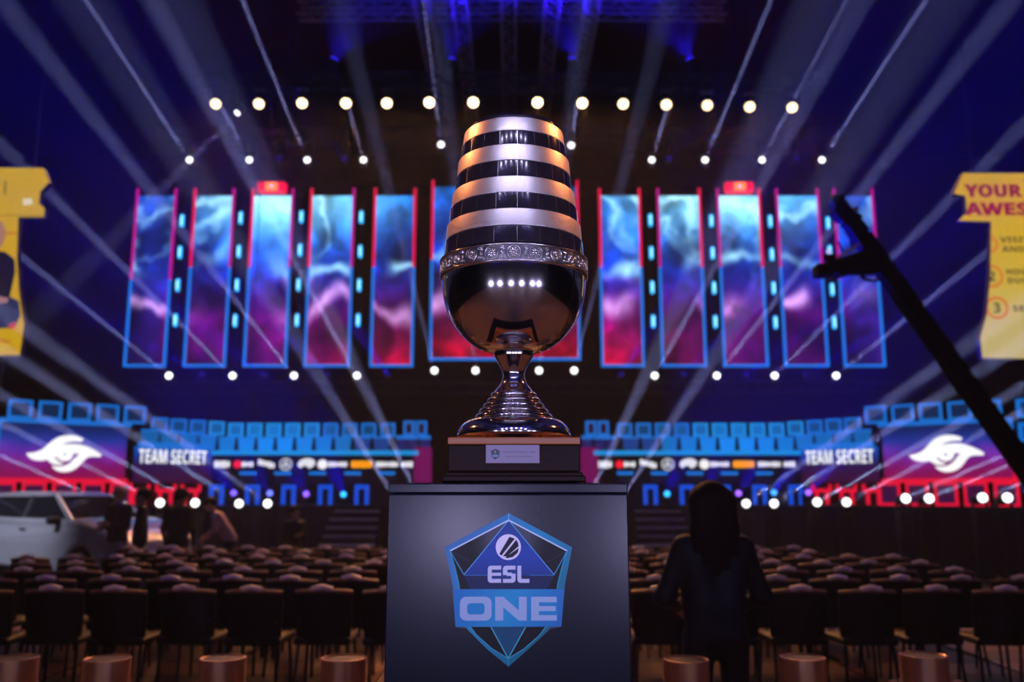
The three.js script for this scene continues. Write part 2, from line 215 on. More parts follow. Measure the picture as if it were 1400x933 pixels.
{
  const mid = [[178, 234.5], [258, 315], [338.5, 397], [420, 482], [508.5, 567], [588.5, 792.5], [820, 878.5], [901, 962], [984, 1045], [1066, 1126], [1146, 1202]];
  mid.forEach(([xa, xb], n) => {
    const big = n === 5, y0 = big ? 493 : 502, y1 = big ? 247 : 258, yi = big ? 256 : 268;
    const a = at(xa, 380, PZ), b = at(xb, 380, PZ), w = b.x - a.x, bot = rowY(y0, PZ), top = rowY(y1, PZ), img = rowY(yi, PZ), h = img - bot;
    const t = thing('led_screen', big ? 'wide tall LED screen with a red and dark picture behind the trophy cup' : n === 4 || n === 6 ? `narrow LED screen fading from blue to red standing ${n === 4 ? 'left' : 'right'} of the wide middle screen` : n === 0 || n === 10 ? `outermost narrow LED screen with a dim blue picture on the ${n ? 'camera crane' : 'car'} side` : n === 2 || n === 8 ? `narrow LED screen with a red lamp on top on the ${n === 8 ? 'camera crane' : 'car'} side` : n === 1 || n === 9 ? `narrow LED screen between the outermost and the red-lamp screen, ${n > 5 ? 'crane' : 'car'} side` : `narrow LED screen between the red-lamp and the blue-to-red screen, ${n > 5 ? 'crane' : 'car'} side`, 'screen', [(a.x + b.x) / 2, bot, -PZ * K]);
    part('cabinet', box(w - 0.02, top - bot, 0.16, 0, (top - bot) / 2, -0.1), M.black, t);
    const g = new THREE.PlaneGeometry(w - 0.16, h - 0.08), u = g.attributes.uv, span = at(1230, 380, PZ).x - at(150, 380, PZ).x, u0 = (a.x - at(150, 380, PZ).x) / span, u1 = u0 + w / span;
    for (let k = 0; k < 4; k++) u.setX(k, u0 + (u1 - u0) * u.getX(k));
    part('screen', g.translate(0, h / 2 + 0.04, 0.0), artMat, t);
    const ft = top - bot, red = n === 0 || n === 10 ? 0.52 : 0.45, e = 0.085;
    for (const s of [-1, 1]) {
      part('led_strip', box(e, ft * (1 - red), 0.05, s * (w / 2 - e / 2), (ft * (1 - red)) / 2, 0.02), ledBlue, t);
      part('led_strip', box(e, ft * red, 0.05, s * (w / 2 - e / 2), ft * (1 - red / 2), 0.02), (s > 0 && n < 5 && n !== 4) || (s < 0 && n > 6) ? ledPink : n === 0 || n > 8 ? ledPink : ledRed, t);
    }
    part('led_strip', box(w, e, 0.05, 0, e / 2, 0.02), ledBlue, t);
    for (const s of [-1, 1]) part('hanger', bar(V(s * w * 0.35, ft, -0.12), V(s * w * 0.35, 13.5 - bot, -0.3), 0.02, 6), M.black, t);
    area(t, big ? 0xff2050 : 0x3060ff, LIGHT.screens, w, h, V(0, h / 2, 0.12), V(t.position.x, bot + h / 2, 0));
    if (n === 2 || n === 8) {
      const r = part('red_lamp', rbox(1.0, 0.38, 0.3, 0.06, 0, ft - 0.02, 0.12), glow(0xff0a3c, 1.1), t);
      part('lamp_core', rbox(0.42, 0.3, 0.08, 0.04, 0, ft - 0.02, 0.28), glow(0xff7a28, 1.6), r);
      const l = new THREE.PointLight(0xff1a40, 6); l.name = 'red_lamp_light'; l.castShadow = true; l.position.set(0, ft, 0.36); t.add(l);
    }
  });
  // rods of pill shaped lamps between the narrow screens
  const pill = new THREE.CapsuleGeometry(0.075, 0.33, 4, 10), pillGlow = glow(0x28b4ff, 1.6), core = glow(0xa8ecff, 1.8);
  [[[253, 302], [248, 345], [242, 390], [235, 438]], [[332.5, 298], [327.6, 344], [323.5, 390], [318, 438.6]], [[415, 296.5], [411, 342], [407, 389.5], [403.5, 438]], [[497.7, 297], [493, 344], [490, 390], [486.5, 438]], [[887, 301], [890, 345.7], [891.6, 393], [895.8, 439.6]], [[970, 302], [974, 346], [976.8, 393.6], [980, 440]], [[1050.4, 302.6], [1054, 348], [1058.8, 394], [1063, 441]], [[1128.8, 305], [1133, 344], [1138.5, 396], [1144, 441]]].forEach((c, n) => {
    const z = 26.9, ps = c.map(([x, y]) => at(x, y, z)), cx = ps.reduce((s, p) => s + p.x, 0) / 4, base = ps[3].y - 0.6;
    const t = thing('pill_light_rod', 'black hanging rod with four cyan pill-shaped lamps between two narrow screens', 'lamp', [cx, base, -z * K], 'rods of cyan pill lamps');
    part('rod', box(0.1, 12.75 - base, 0.06, 0, (12.75 - base) / 2, -0.12), M.black, t);
    part('hook', box(0.1, 0.06, 0.62, 0, 12.66 - base, -0.36), M.black, t);
    for (const p of ps) { const q = part('pill_lamp', pill, pillGlow, t); q.position.set(0, p.y - base, 0); part('lamp_core', new THREE.CapsuleGeometry(0.035, 0.3, 3, 8), core, q).position.z = 0.05; }
  });
}

// ---------------------------------------------------------------- stage set: LED module frames
const blueM = glow(0x1478e0, 0.8), blueDim = glow(0x0a3468, 0.5), cyanM = glow(0x1496e6, 0.85), redM = glow(0xf5123c, 0.85), redDim = glow(0x501450, 0.5);
const frameGeo = (w, h, e, d = 0.06) => merge([box(w, e, d, 0, h / 2 - e / 2), box(w, e, d, 0, -h / 2 + e / 2), box(e, h - 2 * e, d, -w / 2 + e / 2), box(e, h - 2 * e, d, w / 2 - e / 2)]);
function module(parent, p, w, h, yaw, frame, fill, e = 0.07) {
  const m = part('led_frame', frameGeo(w, h, e), frame, parent); m.position.copy(p); m.rotation.y = yaw;
  part('led_panel', box(w - 2 * e, h - 2 * e, 0.03, 0, 0, -0.01), fill, m);
  return m;
}
const eye = (c, w, h) => {   // team emblem: a stylised eye, traced in a 1400 x 862 field
  c.save(); c.fillStyle = '#fff';
  c.beginPath(); c.moveTo(105, 440); c.bezierCurveTo(180, 430, 240, 430, 330, 380); c.bezierCurveTo(450, 290, 500, 160, 740, 145); c.bezierCurveTo(830, 145, 900, 165, 970, 200); c.lineTo(945, 245);
  c.bezierCurveTo(840, 235, 720, 245, 640, 300); c.bezierCurveTo(760, 270, 900, 270, 1030, 310); c.bezierCurveTo(1130, 345, 1220, 390, 1285, 440); c.lineTo(1260, 475); c.bezierCurveTo(1170, 470, 1100, 460, 1040, 500);
  c.bezierCurveTo(960, 570, 900, 720, 690, 715); c.bezierCurveTo(610, 712, 540, 680, 505, 620); c.bezierCurveTo(600, 640, 700, 640, 790, 570); c.bezierCurveTo(840, 525, 870, 480, 920, 430); c.lineTo(830, 430); c.bezierCurveTo(820, 500, 770, 550, 690, 550); c.bezierCurveTo(640, 550, 590, 520, 560, 475); c.lineTo(545, 490); c.bezierCurveTo(580, 550, 630, 575, 690, 575); c.lineTo(650, 605); c.bezierCurveTo(560, 615, 480, 590, 430, 530); c.bezierCurveTo(320, 565, 160, 560, 105, 440); c.fill();
  c.fillStyle = '#20306a'; c.beginPath(); c.ellipse(690, 445, 32, 13, 0, 0, 7); c.fill(); c.restore();
};
const teamArt = canvas(1024, 512, (c, w, h) => {
  const g = c.createLinearGradient(0, 0, 0, h); g.addColorStop(0, '#0a1a4e'); g.addColorStop(0.3, '#10308c'); g.addColorStop(0.5, '#381c84'); g.addColorStop(0.68, '#701068'); g.addColorStop(1, '#8a0446'); c.fillStyle = g; c.fillRect(0, 0, w, h);
  for (let k = 0; k < 40; k++) { const x = rnd() * w, y = h * (0.35 + rnd() * 0.3), r = 60 + rnd() * 120, q = c.createRadialGradient(x, y, 0, x, y, r); q.addColorStop(0, 'rgba(150,60,200,.16)'); q.addColorStop(1, 'rgba(150,60,200,0)'); c.fillStyle = q; c.fillRect(0, 0, w, h); }
  c.save(); c.translate(163, 18); c.scale(0.51, 0.6); eye(c); c.restore();
});
for (const side of [-1, 1]) {
  const L = side < 0, pa = L ? at(-4, 573, 16.4) : at(1200, 579, 17.8), pb = L ? at(180, 579, 17.8) : at(1384, 571, 16.4);
  const bl = L ? rowY(660, 16.4) : rowY(660, 17.8), A = V(pa.x, 0, pa.z), B = V(pb.x, 0, pb.z), w = A.distanceTo(B), mid = A.clone().add(B).multiplyScalar(0.5), yaw = Math.atan2(-(B.z - A.z), B.x - A.x);
  const y0 = (rowY(660, 16.4) + rowY(660, 17.8)) / 2, y1 = (rowY(572, 16.4) + rowY(578, 17.8)) / 2, h = y1 - y0;
  const t = thing('team_screen', L ? 'large LED screen with a white eye emblem behind the silver car' : 'large LED screen with a white eye emblem partly behind the camera crane arm', 'screen', [mid.x, DECK, mid.z]);
  t.rotation.y = yaw;
  const c0 = y0 - DECK;
  part('cabinet', box(w, h, 0.2, 0, c0 + h / 2, -0.13), M.black, t);
  part('screen', new THREE.PlaneGeometry(w - 0.14, h - 0.14).translate(0, c0 + h / 2, 0), screenMat(teamArt, 1.05), t);
  const e = 0.09;
  part('led_strip', box(w, e, 0.06, 0, c0 + h - e / 2, 0), blueM, t); part('led_strip', box(w, e, 0.06, 0, c0 + e / 2, 0), redM, t);
  for (const s of [-1, 1]) if (s !== -side) { part('led_strip', box(e, h * 0.5, 0.06, s * (w / 2 - e / 2), c0 + h * 0.75, 0), blueM, t); part('led_strip', box(e, h * 0.5, 0.06, s * (w / 2 - e / 2), c0 + h * 0.25, 0), redM, t); }
  const mw = 0.47;
  for (let k = 0; k < 5; k++) {
    const x = side * -1 * (-w / 2 + 0.36 + k * 0.588) + (L ? 0.06 : -0.06);
    module(t, V(x, c0 + h + 0.2, -0.02), mw, 0.41, 0, blueM, blueDim, 0.06);
    const xr = side * -1 * (-w / 2 + 0.24 + k * 0.588); module(t, V(xr, c0 / 2, -0.02), mw, c0, 0, redM, redDim, 0.06);
  }
  area(t, 0x4028a0, LIGHT.screens, w, h, V(0, c0 + h / 2, 0.1), V(mid.x + Math.sin(yaw) * 5, DECK + c0 + h / 2, mid.z + Math.cos(yaw) * 5));
}
// player desks with crenellated light frames, sponsor ticker and arches
const tickerArt = canvas(2048, 192, (c, w, h) => {
  c.fillStyle = '#020206'; c.fillRect(0, 0, w, h);
  const sx = (x) => ((x - 290) / 282) * w, k = w / 282, my = h / 2, blob = (x0, x1, dy = 0, hh = 5.5, tone = '#e8e6ee') => { c.fillStyle = tone; const n = Math.max(2, Math.round((x1 - x0) / 5)); for (let i = 0; i < n; i++) { const a = sx(x0 + ((x1 - x0) * i) / n), b = ((x1 - x0) / n) * k; c.beginPath(); c.roundRect(a, my + dy * k * (i / n - 0.5) - hh * k * (0.7 + 0.3 * hash(i, x0 | 0)), b * 0.9, 2 * hh * k * (0.7 + 0.3 * hash(i, x0 | 0)), b * 0.35); c.fill(); } };
  blob(294, 315); c.fillStyle = '#f01830'; c.beginPath(); c.arc(sx(325), my, 5.6 * k, 0, 7); c.fill(); blob(331, 347, 0, 4);
  blob(353, 376, 6, 5);
  c.fillStyle = '#5c6068'; c.beginPath(); c.arc(sx(391), my, 8.6 * k, 0, 7); c.fill(); c.strokeStyle = '#c8ccd4'; c.lineWidth = 1.6 * k; c.beginPath(); c.arc(sx(391), my, 8 * k, 0, 7); c.stroke(); c.fillStyle = '#f0f2f6';
  for (let i = 0; i < 3; i++) { const a = -Math.PI / 2 + (i * 2 * Math.PI) / 3; c.beginPath(); c.moveTo(sx(391) + 7.6 * k * Math.cos(a), my + 7.6 * k * Math.sin(a)); c.lineTo(sx(391) + 1.6 * k * Math.cos(a + 1.05), my + 1.6 * k * Math.sin(a + 1.05)); c.lineTo(sx(391) + 1.6 * k * Math.cos(a - 1.05), my + 1.6 * k * Math.sin(a - 1.05)); c.fill(); }
  c.fillStyle = '#dcdce4'; c.beginPath(); c.ellipse(sx(419), my - 1 * k, 12 * k, 7.5 * k, -0.15, 0, 7); c.fill(); c.fillStyle = '#020206'; c.beginPath(); c.ellipse(sx(417), my + 6 * k, 5 * k, 4 * k, 0, 0, 7); c.fill();
  c.fillStyle = '#f2eef0'; c.beginPath(); c.arc(sx(441), my, 6.8 * k, 0, 7); c.fill(); blob(449, 475, 0, 4);
  c.fillStyle = '#ffa406'; c.beginPath(); c.roundRect(sx(480), my - 4.8 * k, 29 * k, 9.6 * k, 2 * k); c.fill(); c.fillStyle = '#d86a04'; c.fillRect(sx(484), my - 1.2 * k, 21 * k, 2 * k);
  blob(514, 545, 0, 4.4); blob(549, 565, 0, 4.8);
});
const nameArt = canvas(1024, 256, (c, w, h) => {
  const g = c.createLinearGradient(0, 0, 0, h); g.addColorStop(0, '#0a50b8'); g.addColorStop(0.3, '#16307c'); g.addColorStop(0.55, '#2a1044'); g.addColorStop(1, '#380a30'); c.fillStyle = g; c.fillRect(0, 0, w, h);
  c.fillStyle = '#fff'; c.font = 'bold 150px sans-serif'; c.textAlign = 'center'; c.textBaseline = 'middle'; c.save(); c.translate(w / 2, h * 0.28); c.scale(0.94, 0.92); c.fillText('TEAM SECRET', 0, 0, w * 1.04); c.restore();
});
for (const side of [-1, 1]) {
  const L = side < 0, mx = (x) => (L ? x : 1384 - x), dep = (x) => (x < 300 ? 19.4 - ((300 - x) / 110) * 1.0 : 19.4), P = (x, y) => at(mx(x), y, dep(x));
  const o = V(P(430, 690).x, DECK, -19.4 * K);
  const t = thing('player_desk', L ? 'long stage desk with blue light frames and sponsor ticker on the car side' : 'long stage desk with blue light frames and sponsor ticker on the camera crane side', 'desk', o);
  const loc = (p) => p.clone().sub(o), seg = (name, x0, x1, y0, y1, m, dz = 0, d = 0.08, uv) => {   // a slab between two pixel columns
    const a = loc(P(x0, 630)), b = loc(P(x1, 630)), lo = rowY(y1, (dep(x0) + dep(x1)) / 2) - DECK, hi = rowY(y0, (dep(x0) + dep(x1)) / 2) - DECK, [l, r] = a.x < b.x ? [a, b] : [b, a];
    const w = Math.hypot(r.x - l.x, r.z - l.z), g = part(name, uv ? new THREE.PlaneGeometry(w, hi - lo) : box(w, hi - lo, d), m, t);
    g.rotation.y = Math.atan2(-(r.z - l.z), r.x - l.x); g.position.set((l.x + r.x) / 2, (lo + hi) / 2, (l.z + r.z) / 2 + dz); return g;
  };
  const lowest = (z) => (z - DECK);
  seg('back_panel', 290, 590, 598, 691, M.black, -0.14, 0.1); seg('back_panel', 186, 290, 592, 691, M.black, -0.14, 0.1);
  seg('led_ledge', 290, 572, 616.5, 622.5, cyanM, 0.0, 0.16); seg('led_ledge', 188, 290, 606, 614, blueM, 0.0, 0.12);
  seg('ticker_screen', 290, 572, 622.5, 648, screenMat(tickerArt, 1.1), 0.02, 0, true);
  seg('name_screen', 183, 289, 612, 660, screenMat(nameArt, 1.1), 0.02, 0, true);
  seg('side_screen', 566, 590, 612, 660, glow(0x7a0a5c, 0.75), -0.02, 0.1);
  // tiers of light frames
  for (let k = 0; k < 13; k++) { const x = 218 + k * 26, y = x < 300 ? 581 + ((x - 218) / 82) * 5 : 588, bright = Math.exp(-(((k - 6) / 3) ** 2)); module(t, loc(P(x, y)).add(V(0, 0, -0.02)), 0.37, 0.34, x < 300 ? (L ? 0.45 : -0.45) : 0, k > 2 && k < 9 ? cyanM : blueM, glow(0x0c70c0, 0.25 + 0.75 * bright), 0.055); }
  for (const x of [559, 576]) module(t, loc(P(x, 586)).add(V(0, 0, -0.02)), 0.27, 0.37, 0, blueM, glow(0x30123c, 0.5), 0.06);
  const taper = new THREE.ExtrudeGeometry(new THREE.Shape([[-0.205, 0.17], [0.205, 0.17], [0.165, -0.19], [-0.165, -0.19]].map((q) => new THREE.Vector2(...q))), { depth: 0.05, bevelEnabled: false });
  for (let k = 0; k < 13; k++) { const x = 205 + k * 26.4, y = x < 300 ? 598 + ((x - 205) / 95) * 8 : 607.5, bright = Math.exp(-(((k - 6.5) / 3.2) ** 2)); const m = part('led_panel', taper, glow(k > 10 ? 0x2450b0 : 0x0c86e8, k > 10 ? 0.55 : 0.45 + 0.55 * bright), t); m.position.copy(loc(P(x, y))); m.rotation.y = x < 300 ? (L ? 0.45 : -0.45) : 0; part('led_rim', box(0.42, 0.045, 0.06, 0, 0.16, 0.03), blueM, m); }
  for (const x of [549, 564, 581]) { const m = part('led_panel', box(0.24, 0.34, 0.05), glow(0x2a2a78, 0.6), t); m.position.copy(loc(P(x, 606))); part('led_rim', box(0.28, 0.09, 0.06, 0, 0.14, 0.02), blueM, m); }
  // monitors seen from behind and arches underneath
  for (const x of [342, 389, 436, 484, 530]) { seg('led_bar', x - 11, x + 11, 645.5, 649.5, glow(0x0c78e0, 0.9), 0.12, 0.08); seg('monitor', x - 12, x + 10, 650, 661, mat(0.09, 0.05, 0.08, 0.4), 0.0, 0.06); }
  for (const x of [297.5, 347, 396, 446, 495.5]) { const a = part('led_arch', merge([box(0.34, 0.1, 0.08, 0, 0.2), box(0.085, 0.4, 0.08, -0.127, -0.03), box(0.085, 0.4, 0.08, 0.127, -0.03)]), glow(0x0c50e0, 0.9), t); a.position.copy(loc(P(x, 677)).setZ(0.12)).setY(0.23); }
  for (const x of [192, 228, 262]) { const d = loc(P(x, 670)); const a = part('led_arch', merge([box(0.46, 0.09, 0.08, 0, 0.0), box(0.08, 0.3, 0.08, -0.12, -0.18), box(0.08, 0.3, 0.08, 0.12, -0.18), box(0.07, 0.14, 0.08, -0.2, 0.08), box(0.07, 0.14, 0.08, 0.2, 0.08)]), redM, t); a.position.set(d.x, 0.34, d.z + 0.06); a.rotation.y = L ? 0.45 : -0.45; }
  area(t, 0x1878ff, LIGHT.screens, 5, 0.5, V(0, 1.6, 0.35), V(o.x, DECK + 1.6, 0));
}
// a further light frame tower at the edge of the stage by the crane
for (const [s, px] of [[1, 1412], [-1, -46]]) {
  const p = at(px, 600, 16.2), t = thing('light_tower', s > 0 ? 'stack of blue light frames beyond the emblem screen on the crane side' : 'stack of blue light frames beyond the emblem screen on the car side', 'light tower', [p.x, DECK, p.z]);
  part('post', box(0.2, 2.2, 0.2, 0, 1.1, -0.2), M.black, t);
  for (const [y, m, f] of [[2.05, blueM, blueDim], [1.55, blueM, blueDim], [1.05, glow(0xe01480, 0.9), redDim], [0.5, glow(0x1430d0, 0.7), blueDim]]) module(t, V(0, y, -0.04), 0.5, 0.4, 0, m, f, 0.07);
}
// stairs to the stage
for (const [px, l] of [[482, 'car'], [904, 'crane']]) {
  const c = at(px, 715, 18).x, t = thing('stage_stairs', `short flight of grey-edged steps up to the stage on the ${l} side of the podium`, 'stairs', [c, 0, -18.6 * K]);
  for (let k = 0; k < 7; k++) {
    const h = 0.18 * (k + 1), z = 0.26 * (6 - k) + 0.13;
    const s = part('step', box(1.15 + (6 - k) * 0.03, h, 0.26, 0, h / 2, z), M.black, t);
    part('nosing', box(1.1 + (6 - k) * 0.03, 0.05, 0.03, 0, h - 0.03, z + 0.14), mat(0.55, 0.57, 0.62, 0.5), s);
  }
}

// ---------------------------------------------------------------- podium with printed front
const PF = 1.67, pTop = rowY(661, PF), pW = 0.513, pBase = 0.59, pX = at(694.5, 661, PF).x;
{
  const t = thing('podium', 'dark blue square podium with a printed shield logo carrying the trophy', 'podium', [pX, pBase, -PF * K - 0.25]), H = pTop - pBase;
  part('body', rbox(pW, H - 0.022, 0.5, 0.004, 0, (H - 0.022) / 2, 0), mat(0.005, 0.0065, 0.015, 0.23, { specularIntensity: 0.34 }), t);
  part('lid', rbox(pW, 0.021, 0.5, 0.003, 0, H - 0.0105, 0), mat(0.006, 0.008, 0.018, 0.23, { specularIntensity: 0.34 }), t);
  const S = 4.057, cw = 1024, hh = 0.42, ch = Math.round((cw * hh) / 0.36), cy = (rowY(701.8, PF) + rowY(911.8, PF)) / 2;
  const map = ([x, y]) => { const p = at(590 + x / S, 690 + y / S, PF); return [((p.x - pX) / 0.36 + 0.5) * cw, ((cy + hh / 2 - p.y) / hh) * ch]; };
  const print = canvas(cw, ch, (c) => {
    c.fillStyle = '#4d5063'; c.fillRect(0, 0, cw, ch);
    c.fillStyle = 'rgb(78,80,99)'; c.fillRect(0, 0, cw, ch);
    const poly = (pts, fill, stroke, lw = 3) => { c.beginPath(); pts.forEach((p, i) => (i ? c.lineTo(...map(p)) : c.moveTo(...map(p)))); if (fill) { c.closePath(); c.fillStyle = fill; c.fill(); } if (stroke) { c.strokeStyle = stroke; c.lineWidth = lw; c.stroke(); } };
    const lin = (a, b, ...stops) => { const g = c.createLinearGradient(...map(a), ...map(b)); stops.forEach((s, i) => g.addColorStop(i / (stops.length - 1), s)); return g; };
    const outer = [[428, 48], [780, 238], [762, 330], [744, 420], [728, 520], [700, 620], [640, 705], [540, 800], [427, 900], [310, 805], [205, 700], [150, 620], [130, 520], [112, 420], [92, 330], [72, 238]];
    const inner = [[428, 88], [752, 258], [722, 350], [700, 440], [690, 540], [655, 650], [600, 725], [515, 800], [425, 855], [335, 800], [250, 725], [195, 650], [160, 540], [152, 440], [130, 350], [103, 258]];
    poly(outer, lin([72, 100], [780, 700], '#5078b4', '#2c98c0', '#1c6c78'));
    poly(inner, '#15161c');
    poly([[428, 88], [180, 390], [216, 470], [640, 470], [680, 390]], lin([428, 90], [428, 470], '#2a4a8e', '#2a4ea8', '#1c3a78'));
    poly([[180, 395], [216, 470], [640, 470], [680, 395]], '#1e2c52');
    poly([[428, 88], [103, 258], [180, 390]], lin([103, 258], [330, 200], '#16171c', '#16171c', '#50525e')); poly([[428, 88], [752, 258], [680, 390]], lin([752, 258], [530, 200], '#16171c', '#16171c', '#50525e'));
    poly([[330, 680], [425, 855], [522, 680]], lin([425, 680], [425, 855], '#1c5070', '#1a5a72'));
    for (const [a, b, col, w] of [[[428, 48], [428, 88], '#9cd4f0', 4], [[103, 258], [180, 390], '#44b0dc', 5], [[752, 258], [680, 390], '#44b0dc', 5], [[428, 88], [180, 390], '#64b8e8', 5], [[428, 88], [680, 390], '#64b8e8', 5], [[180, 393], [312, 393], '#3c84b8', 4], [[545, 393], [680, 393], '#3c84b8', 4], [[103, 258], [218, 320], '#3c4450', 3], [[752, 258], [640, 320], '#3c4450', 3], [[330, 680], [425, 855], '#58c8d0', 6], [[522, 680], [425, 855], '#58c8d0', 6], [[425, 855], [427, 900], '#4ca8ac', 4], [[103, 258], [428, 88], '#d8ecfc', 8], [[752, 258], [428, 88], '#d8ecfc', 8]]) poly([a, b], null, col, w);
    poly(inner.slice(1, 9), null, '#3cb4c4', 5); poly([inner[0], ...inner.slice(8)].slice(1), null, '#3cb4c4', 5);
    poly([[117, 470], [737, 470], [720, 678], [133, 680]], lin([117, 470], [737, 680], '#2c7cc0', '#2aa0cc', '#2c78bc'));
    // emblem disc
    const [ox, oy] = map([426, 237]), [rx] = map([496, 237]), R = rx - ox; c.fillStyle = '#f2eef8'; c.beginPath(); c.arc(ox, oy, R, 0, 7); c.fill();
    poly([[432, 180], [462, 190], [405, 262], [388, 284], [376, 274]], '#1e1c2c'); poly([[470, 196], [480, 214], [483, 232], [418, 288], [396, 288]], '#1e1c2c'); poly([[484, 242], [478, 268], [450, 292], [420, 298], [408, 294]], '#1e1c2c');
    const white = '#d6d8ee', rr = (x0, y0, x1, y1, r, fill) => { const [a, b] = map([x0, y0]), [d, e] = map([x1, y1]); c.fillStyle = fill; c.beginPath(); c.roundRect(a, b, d - a, e - b, Array.isArray(r) ? r.map((k) => k * R / 70) : r * R / 70); c.fill(); };
    const bg = '#25427e';
    rr(312, 340, 386, 435, [18, 0, 0, 18], white); rr(334, 362, 390, 379, 0, bg); rr(334, 396, 390, 413, 0, bg);                                           // E
    rr(396, 340, 466, 435, [18, 0, 18, 0], white); rr(420, 362, 470, 378, [6, 0, 0, 6], bg); rr(390, 397, 443, 413, [0, 6, 6, 0], bg); rr(447, 378, 470, 384, 0, bg); rr(390, 392, 416, 397, 0, bg);  // S
    rr(476, 340, 498, 435, [0, 0, 0, 18], white); rr(476, 413, 543, 435, [0, 0, 0, 18], white);                                                              // L
    const bb = '#2a92c6', ww = '#a8c0dc';
    rr(158, 512, 333, 645, 34, ww); rr(198, 548, 294, 610, 18, bb);
    poly([[353, 512], [398, 512], [484, 588], [484, 512], [528, 512], [528, 645], [484, 645], [398, 570], [398, 645], [353, 645]], ww);
    rr(552, 512, 695, 645, 0, ww); rr(596, 543, 699, 564, 0, bb); rr(596, 592, 699, 614, 0, bb); rr(688, 564, 699, 592, 0, bb);
  });
  const g = new THREE.PlaneGeometry(0.36, hh).translate(0, cy - pBase, 0.2512);
  // the print is cut to the shield outline so that the board around it keeps its own colour
  const outline = [[428, 48], [780, 238], [762, 330], [744, 420], [738, 470], [720, 678], [660, 690], [540, 800], [427, 900], [310, 805], [195, 690], [133, 680], [117, 470], [112, 420], [92, 330], [72, 238]];
  const sh = new THREE.Shape(outline.map((q) => { const [x, y] = map(q); return new THREE.Vector2((x / cw - 0.5) * 0.36, cy + hh / 2 - (y / ch) * hh - pBase); }));
  const sg = new THREE.ShapeGeometry(sh), ps = sg.attributes.position, uv = sg.attributes.uv;
  for (let k = 0; k < ps.count; k++) uv.setXY(k, ps.getX(k) / 0.36 + 0.5, (ps.getY(k) + pBase - cy) / hh + 0.5);
  part('shield_print', sg.translate(0, 0, 0.2512), mat(0.8, 0.8, 0.82, 0.36, { map: print, specularIntensity: 0.22 }), t).userData.label = 'blue and black shield print with white letters';
  const scuff = mat(0.02, 0.022, 0.04, 0.6);
  for (const [x, y0, y1] of [[736, 690, 703], [735, 705, 716], [737, 722, 738]]) { const a = at(x, y0, PF), b = at(x - 0.5, y1, PF); part('scuff', box(0.0022, a.y - b.y, 0.0006, a.x - pX, (a.y + b.y) / 2 - pBase, 0.2503), scuff, t); }
}

